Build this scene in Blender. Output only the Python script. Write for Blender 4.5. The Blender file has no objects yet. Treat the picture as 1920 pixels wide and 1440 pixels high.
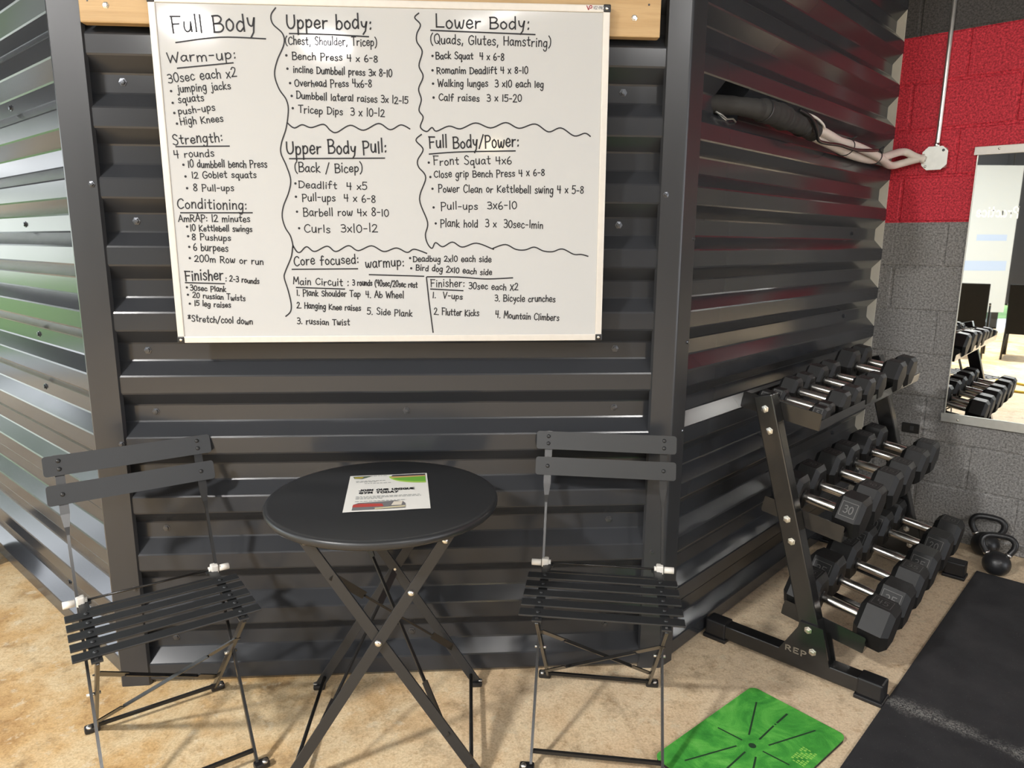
import bpy, bmesh, math, random
from mathutils import Vector, Matrix, Euler, noise
C = bpy.context.scene.collection
SC = bpy.context.scene
PI = math.pi
def R(d): return math.radians(d)

# ------------------------------------------------------------------ camera, light, exposure
F_PX = 1329.36
CAM = Vector((0.8033, -2.0840, 1.3767)); YAW, PITCH, ROLL = -0.070005, -0.1974, 0.006717
def camera():
    cy, sy = math.cos(YAW), math.sin(YAW)
    fwd = Vector((-sy*math.cos(PITCH), cy*math.cos(PITCH), math.sin(PITCH)))
    rt = Vector((cy, sy, 0)); up = rt.cross(fwd)
    r2 = rt*math.cos(ROLL)+up*math.sin(ROLL); u2 = up*math.cos(ROLL)-rt*math.sin(ROLL)
    cam = bpy.data.cameras.new('camera'); cam.sensor_width = 36; cam.sensor_fit = 'HORIZONTAL'
    cam.lens = F_PX/1920*36; cam.clip_start = .05; cam.clip_end = 200
    o = bpy.data.objects.new('camera', cam); C.objects.link(o)
    m = Matrix((r2, u2, -fwd)).transposed().to_4x4(); m.translation = CAM
    o.matrix_world = m; SC.camera = o
camera()
SC.view_settings.view_transform = 'Standard'; SC.view_settings.look = 'None'
SC.view_settings.gamma = 1.0; SC.view_settings.use_curve_mapping = False
SC.view_settings.exposure = 0.0
def world(strength=3.2):
    w = bpy.data.worlds.new('daylight'); SC.world = w; w.use_nodes = True
    nt = w.node_tree; bg = nt.nodes['Background']
    tc = nt.nodes.new('ShaderNodeTexCoord'); sp = nt.nodes.new('ShaderNodeSeparateXYZ')
    cr = nt.nodes.new('ShaderNodeValToRGB'); nz = nt.nodes.new('ShaderNodeTexNoise'); mx = nt.nodes.new('ShaderNodeMixRGB')
    nt.links.new(tc.outputs['Generated'], sp.inputs[0]); nt.links.new(sp.outputs['Z'], cr.inputs[0])
    cr.color_ramp.elements[0].position = 0.0; cr.color_ramp.elements[0].color = (.86, .92, 1, 1)
    cr.color_ramp.elements[1].position = .6; cr.color_ramp.elements[1].color = (.50, .70, 1, 1)
    nt.links.new(tc.outputs['Generated'], nz.inputs['Vector']); nz.inputs['Scale'].default_value = 3.0; nz.inputs['Detail'].default_value = 6
    nt.links.new(nz.outputs['Fac'], mx.inputs[0]); nt.links.new(cr.outputs[0], mx.inputs[1]); mx.inputs[2].default_value = (1, 1, 1, 1)
    nt.links.new(mx.outputs[0], bg.inputs[0]); bg.inputs[1].default_value = strength
world(5.6)
def sun():
    l = bpy.data.lights.new('sun', 'SUN'); l.energy = 8; l.angle = .01; l.color = (1, .95, .88)
    o = bpy.data.objects.new('sun', l); C.objects.link(o); o.rotation_euler = (R(8), R(42), 0); o.location = (20, 0, 20)
sun()
ROOM_X0, ROOM_Y0, ROOM_Y1, CEIL = -5.6, -10.5, 6.2, 3.9
# ceiling lamps: (x, y, watts, colour, height) - light comes from the round high-bay lamps and the long LED battens, modelled further down
HIGH_BAYS = [(-0.73, -6.47, 110, (1, .985, .965), 3.5), (-1.96, -5.81, 110, (1, .985, .965), 3.5), (-4.9, -8.2, 150, (1, .985, .965), 3.5), (1.18, -9.6, 28, (1, .80, .42), 2.87), (-2.3, -3.1, 360, (1, .98, .955), 3.5), (2.7, -4.7, 105, (1, .98, .955), 3.5)]  # the far-back-left lamp and the right-hand one are added as fill light
BATTENS = [(1.07, -2.62, 1.45, 14)]+[(2.04-.294*k, -4.32-.32*k, .36, 5) for k in range(5)]

# ------------------------------------------------------------------ mesh helpers
class MB:
    def __init__(s): s.V = []; s.F = []; s.S = []; s.M = []; s.smooth = False; s.mi = 0
    def v(s, p): s.V.append(tuple(p)); return len(s.V)-1
    def f(s, idx): s.F.append(idx); s.S.append(s.smooth); s.M.append(s.mi)
    def box(s, c, d, m=None, bev=0.0):
        """box of size d centred at c, optional matrix, edges chamfered by bev"""
        hx, hy, hz = d[0]/2, d[1]/2, d[2]/2
        m = m or Matrix.Identity(4); c = Vector(c)
        b = min(bev, hx*.9, hy*.9, hz*.9)
        if b <= 0:
            ix = [s.v(m @ (c+Vector((sx*hx, sy*hy, sz*hz)))) for sz in (-1, 1) for sx, sy in ((-1, -1), (1, -1), (1, 1), (-1, 1))]
            for q in ((3, 2, 1, 0), (4, 5, 6, 7), (0, 1, 5, 4), (1, 2, 6, 5), (2, 3, 7, 6), (3, 0, 4, 7)): s.f([ix[i] for i in q])
            return
        bm = bmesh.new(); bmesh.ops.create_cube(bm, size=1)
        for v in bm.verts: v.co = Vector((v.co.x*2*hx, v.co.y*2*hy, v.co.z*2*hz))
        bmesh.ops.bevel(bm, geom=list(bm.edges), offset=b, segments=2, profile=.6, affect='EDGES')
        s.add_bm(bm, m @ Matrix.Translation(c)); bm.free()
    def add_bm(s, bm, m=None):
        m = m or Matrix.Identity(4); base = len(s.V); bm.verts.index_update()
        for v in bm.verts: s.V.append(tuple(m @ v.co))
        for f in bm.faces: s.f([base+v.index for v in f.verts])
    def frame(s, a, b, up=None):
        d = (Vector(b)-Vector(a)).normalized(); up = Vector(up) if up else (Vector((0, 0, 1)) if abs(d.z) < .95 else Vector((1, 0, 0)))
        x = d.cross(up).normalized(); y = x.cross(d).normalized(); return d, x, y
    def bar(s, a, b, w, t, up=None, bev=0.0):
        """flat bar from a to b: w across, t thick along the up side"""
        a = Vector(a); b = Vector(b); d, x, y = s.frame(a, b, up)
        m = Matrix((x, y, d)).transposed().to_4x4(); m.translation = (a+b)/2
        s.box((0, 0, 0), (w, t, (b-a).length), m, bev)
    def tube(s, pts, r, n=10, cap=True, closed=False):
        pts = [Vector(p) for p in pts]; rs = r if isinstance(r, (list, tuple)) else [r]*len(pts)
        rings = []; N = len(pts); px = None
        for i, p in enumerate(pts):
            if closed: d = (pts[(i+1) % N]-pts[i-1]).normalized()
            else: d = (pts[min(i+1, N-1)]-pts[max(i-1, 0)]).normalized()
            if px is None:
                up = Vector((0, 0, 1)) if abs(d.z) < .9 else Vector((1, 0, 0)); x = d.cross(up).normalized()
            else: x = (px-d*px.dot(d)).normalized()
            y = d.cross(x); px = x
            rings.append([s.v(p+(x*math.cos(2*PI*k/n)+y*math.sin(2*PI*k/n))*rs[i]) for k in range(n)])
        sm = s.smooth; s.smooth = True
        for i in range(N if closed else N-1):
            A, B = rings[i], rings[(i+1) % N]
            for k in range(n): s.f([A[k], A[(k+1) % n], B[(k+1) % n], B[k]])
        s.smooth = False
        if cap and not closed: s.f(rings[0][::-1]); s.f(rings[-1])
        s.smooth = sm
    def cyl(s, a, b, r, n=16, r2=None): s.tube([a, b], [r, r if r2 is None else r2], n)
    def lathe(s, prof, n=32, m=None, smooth=True, ph=0.0, capA=True, capB=True):
        """prof: list of (r, h) revolved about local Z"""
        m = m or Matrix.Identity(4); rings = []
        for r, h in prof: rings.append([s.v(m @ Vector((r*math.cos(2*PI*k/n+ph), r*math.sin(2*PI*k/n+ph), h))) for k in range(n)])
        sm = s.smooth; s.smooth = smooth
        for A, B in zip(rings, rings[1:]):
            for k in range(n): s.f([A[k], A[(k+1) % n], B[(k+1) % n], B[k]])
        s.smooth = False
        if capA: s.f(rings[0][::-1])
        if capB: s.f(rings[-1])
        s.smooth = sm
    def prism(s, poly, h0, h1, m=None):
        m = m or Matrix.Identity(4); n = len(poly)
        a = [s.v(m @ Vector((x, y, h0))) for x, y in poly]; b = [s.v(m @ Vector((x, y, h1))) for x, y in poly]
        s.f(a[::-1]); s.f(b)
        for k in range(n): s.f([a[k], a[(k+1) % n], b[(k+1) % n], b[k]])
    def sphere(s, c, r, nu=24, nv=14, sc=(1, 1, 1), flat=None):
        prof = []
        for i in range(nv+1):
            a = -PI/2+PI*i/nv; z = math.sin(a)*r
            if flat is not None and z < flat: z = flat
            prof.append((max(math.cos(a)*r, .0004), z))
        s.lathe(prof, nu, Matrix.Translation(c) @ Matrix.Diagonal((*sc, 1)))
    def build(s, name, mat, parent=None, loc=None, rot=None):
        me = bpy.data.meshes.new(name); me.from_pydata(s.V, [], s.F)
        for p, sm, mi in zip(me.polygons, s.S, s.M): p.use_smooth = sm; p.material_index = mi
        for m in (mat if isinstance(mat, (list, tuple)) else [mat]): me.materials.append(m)
        me.validate(); me.update()
        o = bpy.data.objects.new(name, me); C.objects.link(o)
        if parent: o.parent = parent
        if loc: o.location = loc
        if rot: o.rotation_euler = rot
        return o
def tag(o, label, cat=None, group=None, kind=None):
    if label: o['label'] = label
    if cat: o['category'] = cat
    if group: o['group'] = group
    if kind: o['kind'] = kind
    return o
def thing(name, label, cat, loc=(0, 0, 0), rot=(0, 0, 0), group=None, kind=None):
    o = bpy.data.objects.new(name, None); C.objects.link(o); o.empty_display_size = .05
    o.location = loc; o.rotation_euler = rot
    return tag(o, label, cat, group, kind)
def copy_tree(o, parent=None):
    c = o.copy(); C.objects.link(c)
    if parent: c.parent = parent
    for ch in list(o.children): copy_tree(ch, c)
    return c

# ------------------------------------------------------------------ materials (all procedural)
def mat(name, col, rough=.5, metal=0.0, spec=.5, coat=0.0, noise_amt=0.0, noise_scale=20, bump=0.0, bump_scale=200, rough_var=0.0, coat_rough=.1, stretch=None, aniso=0):
    m = bpy.data.materials.new(name); m.use_nodes = True; nt = m.node_tree; b = nt.nodes['Principled BSDF']
    b.inputs['Base Color'].default_value = (*col, 1); b.inputs['Roughness'].default_value = rough; b.inputs['Metallic'].default_value = metal
    b.inputs['Specular IOR Level'].default_value = spec; b.inputs['Coat Weight'].default_value = coat; b.inputs['Coat Roughness'].default_value = coat_rough
    if noise_amt or bump or rough_var:
        tc = nt.nodes.new('ShaderNodeTexCoord'); vec = tc.outputs['Object']
        if stretch:
            mp = nt.nodes.new('ShaderNodeMapping'); mp.inputs['Scale'].default_value = stretch; nt.links.new(vec, mp.inputs[0]); vec = mp.outputs[0]
        if noise_amt or rough_var:
            n = nt.nodes.new('ShaderNodeTexNoise'); n.inputs['Scale'].default_value = noise_scale; n.inputs['Detail'].default_value = 5; nt.links.new(vec, n.inputs['Vector'])
        if noise_amt:
            mx = nt.nodes.new('ShaderNodeMixRGB'); nt.links.new(n.outputs['Fac'], mx.inputs[0])
            mx.inputs[1].default_value = (*[c*(1-noise_amt) for c in col], 1); mx.inputs[2].default_value = (*[min(1, c*(1+noise_amt)) for c in col], 1)
            nt.links.new(mx.outputs[0], b.inputs['Base Color'])
        if rough_var:
            mr = nt.nodes.new('ShaderNodeMapRange'); mr.inputs['To Min'].default_value = max(.02, rough-rough_var); mr.inputs['To Max'].default_value = rough+rough_var
            nt.links.new(n.outputs['Fac'], mr.inputs[0]); nt.links.new(mr.outputs[0], b.inputs['Roughness'])
        if bump:
            n2 = nt.nodes.new('ShaderNodeTexNoise'); n2.inputs['Scale'].default_value = bump_scale; n2.inputs['Detail'].default_value = 4; nt.links.new(vec, n2.inputs['Vector'])
            bp = nt.nodes.new('ShaderNodeBump'); bp.inputs['Strength'].default_value = bump; bp.inputs['Distance'].default_value = .002
            nt.links.new(n2.outputs['Fac'], bp.inputs['Height']); nt.links.new(bp.outputs[0], b.inputs['Normal'])
    return m
def emis(name, col, s):
    m = bpy.data.materials.new(name); m.use_nodes = True; nt = m.node_tree; b = nt.nodes['Principled BSDF']
    b.inputs['Base Color'].default_value = (*col, 1); b.inputs['Emission Color'].default_value = (*col, 1); b.inputs['Emission Strength'].default_value = s
    return m
M = {}
M['panel'] = mat('charcoal_coated_steel', (.033, .035, .039), .18, 0, .42, 0, noise_amt=.08, noise_scale=3, rough_var=.03)
M['trim'] = mat('charcoal_trim_steel', (.037, .0385, .042), .32, .15, .5, .12, noise_amt=.15, noise_scale=6, rough_var=.08, coat_rough=.2, stretch=(1, 1, .3))
M['cream'] = mat('bare_cream_edge', (.62, .59, .50), .5, noise_amt=.1, noise_scale=20)
M['screw'] = mat('dark_screw', (.10, .105, .115), .3, .8)
M['zinc'] = mat('zinc_bolt', (.75, .73, .68), .28, 1.0)
M['wood'] = None
M['white_board'] = mat('whiteboard_enamel', (.52, .527, .525), .07, 0, .5)
M['alu'] = mat('white_aluminium', (.66, .63, .58), .38, .15, .5, noise_amt=.06, noise_scale=60)
M['ink'] = mat('black_marker_ink', (.012, .012, .016), .6)
M['black_plastic'] = mat('black_plastic', (.012, .012, .013), .35, noise_amt=.2)
M['chair'] = mat('matte_charcoal_paint', (.021, .022, .023), .42, 0, .5, bump=.08, bump_scale=600, noise_amt=.08)
M['rod'] = mat('satin_black_rod', (.022, .021, .020), .26, .3, .5)
M['white_plastic'] = mat('white_nylon_clip', (.75, .72, .66), .4)
M['table'] = mat('matte_black_sheet', (.021, .022, .0235), .36, 0, .5, bump=.05, bump_scale=800, noise_amt=.06)
M['rubber'] = mat('black_rubber', (.013, .013, .013), .50, 0, .32, noise_amt=.25, noise_scale=30, bump=.06, bump_scale=400)
M['rubber_mark'] = mat('raised_rubber_mark', (.085, .083, .080), .5, noise_amt=.2, noise_scale=40)
M['chrome'] = mat('chrome_handle', (.74, .72, .68), .24, 1.0, noise_amt=.06, noise_scale=50, stretch=(1, 8, 8))
M['rack'] = mat('gloss_black_steel', (.012, .012, .012), .22, 0, .55, .3, noise_amt=.2, noise_scale=30, bump=.1, bump_scale=500)
M['cast'] = mat('black_cast_iron', (.014, .014, .015), .38, 0, .5, bump=.12, bump_scale=300)
M['steel_band'] = mat('steel_band', (.55, .53, .50), .35, 1.0)
M['galv'] = mat('galvanised_steel', (.56, .56, .52), .42, .75, noise_amt=.12, noise_scale=40)
M['conduit'] = mat('conduit_steel', (.66, .64, .60), .30, .9, noise_amt=.06, noise_scale=30)
M['foam'] = mat('black_foam_sleeve', (.030, .029, .027), .8, bump=.3, bump_scale=120, noise_amt=.3, noise_scale=30)
M['pvc'] = mat('white_insulated_pipe', (.72, .65, .58), .5, noise_amt=.07, noise_scale=30)
M['mirror'] = mat('mirror_silver', (.90, .92, .91), .012, 1.0)
M['outlet'] = mat('black_outlet', (.014, .014, .014), .3)
M['paper'] = mat('white_paper', (.80, .79, .74), .6)
M['band_yellow'] = mat('yellow_latex', (.75, .55, .04), .5)
M['glass_white'] = mat('frosted_white_panel', (.47, .51, .51), .5)
M['sling'] = mat('black_sling_mesh', (.014, .014, .014), .9, spec=.15)
M['mullion'] = mat('black_window_frame', (.015, .016, .018), .4)
M['ceil'] = mat('dark_ceiling', (.055, .055, .058), .8)
M['backwall'] = mat('grey_painted_wall', (.18, .178, .17), .7)
def ramp_mat(name, stops, scale, detail=6, rough=.7, bump=.2, bscale=80, stretch=None, dist=0.0, spec=.3, extra=None):
    m = bpy.data.materials.new(name); m.use_nodes = True; nt = m.node_tree; b = nt.nodes['Principled BSDF']; L = nt.links.new
    tc = nt.nodes.new('ShaderNodeTexCoord'); mp = nt.nodes.new('ShaderNodeMapping'); L(tc.outputs['Object'], mp.inputs[0])
    if stretch: mp.inputs['Scale'].default_value = stretch
    n = nt.nodes.new('ShaderNodeTexNoise'); n.inputs['Scale'].default_value = scale; n.inputs['Detail'].default_value = detail; n.inputs['Roughness'].default_value = .62; n.inputs['Distortion'].default_value = dist
    L(mp.outputs[0], n.inputs['Vector']); r = nt.nodes.new('ShaderNodeValToRGB'); L(n.outputs['Fac'], r.inputs[0])
    e = r.color_ramp.elements
    while len(e) < len(stops): e.new(.5)
    for el, (p, c) in zip(e, stops): el.position = p; el.color = (*c, 1)
    col = r.outputs[0]
    if extra: col = extra(nt, mp.outputs[0], col)
    L(col, b.inputs['Base Color']); b.inputs['Roughness'].default_value = rough; b.inputs['Specular IOR Level'].default_value = spec
    n2 = nt.nodes.new('ShaderNodeTexNoise'); n2.inputs['Scale'].default_value = bscale; n2.inputs['Detail'].default_value = 6; L(mp.outputs[0], n2.inputs['Vector'])
    bp = nt.nodes.new('ShaderNodeBump'); bp.inputs['Strength'].default_value = bump; bp.inputs['Distance'].default_value = .004
    L(n2.outputs['Fac'], bp.inputs['Height']); L(bp.outputs[0], b.inputs['Normal'])
    return m
def floor_extra(nt, vec, col):
    L = nt.links.new
    def noise(scale, detail=5, rough=.6):
        n = nt.nodes.new('ShaderNodeTexNoise'); n.inputs['Scale'].default_value = scale; n.inputs['Detail'].default_value = detail; n.inputs['Roughness'].default_value = rough; L(vec, n.inputs['Vector']); return n.outputs['Fac']
    def ramp(f, a, b):
        r = nt.nodes.new('ShaderNodeMapRange'); r.inputs['From Min'].default_value = a; r.inputs['From Max'].default_value = b; L(f, r.inputs[0]); return r.outputs[0]
    def mix(f, c, rgb, typ='MIX', k=None):
        m = nt.nodes.new('ShaderNodeMixRGB'); m.blend_type = typ
        if k is not None:
            q = nt.nodes.new('ShaderNodeMath'); q.operation = 'MULTIPLY'; L(f, q.inputs[0]); q.inputs[1].default_value = k; f = q.outputs[0]
        L(f, m.inputs[0]); L(c, m.inputs[1]); m.inputs[2].default_value = (*rgb, 1); return m.outputs[0]
    # the acid stain fades from ochre by the left wall to grey buff by the rack
    sp = nt.nodes.new('ShaderNodeSeparateXYZ'); L(vec, sp.inputs[0])
    add = nt.nodes.new('ShaderNodeMath'); add.operation = 'MULTIPLY_ADD'; L(noise(1.6), add.inputs[0]); add.inputs[1].default_value = 1.6
    ry = nt.nodes.new('ShaderNodeMapRange'); ry.inputs['From Min'].default_value = -.9; ry.inputs['From Max'].default_value = -2.6; ry.inputs['To Max'].default_value = 2.4; L(sp.outputs['Y'], ry.inputs[0])
    xy = nt.nodes.new('ShaderNodeMath'); L(sp.outputs['X'], xy.inputs[0]); L(ry.outputs[0], xy.inputs[1]); L(xy.outputs[0], add.inputs[2])
    col = mix(ramp(add.outputs[0], .9, 2.5), col, (.86, .70, .505), k=.85)
    col = mix(ramp(noise(7, 8, .7), .54, .68), col, (.24, .155, .08), k=.65)      # brown blotches
    col = mix(ramp(noise(16, 6, .7), .57, .64), col, (.80, .69, .50), k=.6)        # pale scuffs
    col = mix(ramp(noise(60, 4, .7), .60, .75), col, (.20, .14, .09), k=.5)       # fine pits
    col = mix(ramp(noise(140, 3, .8), .42, .62), col, (.74, .70, .64), typ='MULTIPLY', k=.8)    # sandy grain
    col = mix(ramp(noise(34, 5, .75), .52, .66), col, (.62, .52, .42), typ='MULTIPLY', k=.6)
    return col
M['floor'] = ramp_mat('stained_concrete', [(.34, (.48, .28, .11)), (.45, (.68, .45, .21)), (.55, (.78, .61, .37)), (.68, (.62, .385, .16))], 2.6, 10, .55, .35, 60, spec=.35, extra=floor_extra)
M['wood'] = ramp_mat('pine_board', [(.3, (.43, .28, .13)), (.5, (.54, .37, .19)), (.62, (.47, .31, .15)), (.75, (.58, .42, .23))], 3, 6, .55, .15, 40, stretch=(.5, 6, 9), dist=.6)
def mat_turf():
    return ramp_mat('green_turf_velour', [(.32, (.035, .24, .035)), (.46, (.065, .36, .05)), (.56, (.11, .47, .07)), (.70, (.19, .56, .11))], 9, 8, .85, .5, 500, dist=1.2, spec=.2)
M['turf'] = mat_turf()
M['turf_mark'] = mat('dark_turf_line', (.010, .045, .014), .9)
M['turf_logo'] = mat('pale_turf_print', (.30, .62, .10), .9)
M['turf_edge'] = mat('dark_foam_backing', (.020, .022, .020), .8)
def mats_extra(nt, vec, col):
    L = nt.links.new
    n = nt.nodes.new('ShaderNodeTexNoise'); n.inputs['Scale'].default_value = 240; n.inputs['Detail'].default_value = 2; L(vec, n.inputs['Vector'])
    r = nt.nodes.new('ShaderNodeMapRange'); r.inputs['From Min'].default_value = .70; r.inputs['From Max'].default_value = .78; L(n.outputs['Fac'], r.inputs[0])
    m = nt.nodes.new('ShaderNodeMixRGB'); L(r.outputs[0], m.inputs[0]); L(col, m.inputs[1]); m.inputs[2].default_value = (.12, .12, .115, 1)
    # pale chalk dust trodden along the joint (local y = 0)
    sp = nt.nodes.new('ShaderNodeSeparateXYZ'); L(vec, sp.inputs[0])
    nd = nt.nodes.new('ShaderNodeTexNoise'); nd.inputs['Scale'].default_value = 5; nd.inputs['Detail'].default_value = 12; nd.inputs['Roughness'].default_value = .78; L(vec, nd.inputs['Vector'])
    ab = nt.nodes.new('ShaderNodeMath'); ab.operation = 'ABSOLUTE'; L(sp.outputs['X'], ab.inputs[0])
    nr = nt.nodes.new('ShaderNodeMapRange'); nr.inputs['From Min'].default_value = .36; nr.inputs['From Max'].default_value = .68; L(nd.outputs['Fac'], nr.inputs[0])
    ma = nt.nodes.new('ShaderNodeMath'); ma.operation = 'MULTIPLY_ADD'; L(nr.outputs[0], ma.inputs[0]); ma.inputs[1].default_value = -.085; L(ab.outputs[0], ma.inputs[2])
    dr = nt.nodes.new('ShaderNodeMapRange'); dr.inputs['From Min'].default_value = .002; dr.inputs['From Max'].default_value = -.045; L(ma.outputs[0], dr.inputs[0])
    m2 = nt.nodes.new('ShaderNodeMixRGB'); gr = nt.nodes.new('ShaderNodeMath'); gr.operation = 'MULTIPLY'; gn = nt.nodes.new('ShaderNodeMapRange'); gn.inputs['From Min'].default_value = .40; gn.inputs['From Max'].default_value = .60; L(n.outputs['Fac'], gn.inputs[0]); L(dr.outputs[0], gr.inputs[0]); L(gn.outputs[0], gr.inputs[1]); L(gr.outputs[0], m2.inputs[0]); L(m.outputs[0], m2.inputs[1]); m2.inputs[2].default_value = (.22, .215, .20, 1)
    return m2.outputs[0]
M['mat'] = ramp_mat('recycled_rubber_mat', [(.3, (.020, .020, .022)), (.5, (.030, .030, .032)), (.7, (.042, .041, .043))], 5, 8, .72, .35, 300, spec=.3, extra=mats_extra)
M['grass'] = ramp_mat('grass', [(.3, (.045, .09, .018)), (.55, (.09, .18, .035)), (.75, (.14, .24, .06))], 3, 8, .9, .6, 60)
M['leaf'] = ramp_mat('tree_leaves', [(.3, (.02, .05, .012)), (.6, (.05, .11, .025)), (.8, (.10, .18, .05))], 6, 8, .8, .6, 40)
M['pave'] = ramp_mat('pavement', [(.3, (.35, .34, .32)), (.7, (.5, .48, .45))], 2, 6, .9, .3, 60)
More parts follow.
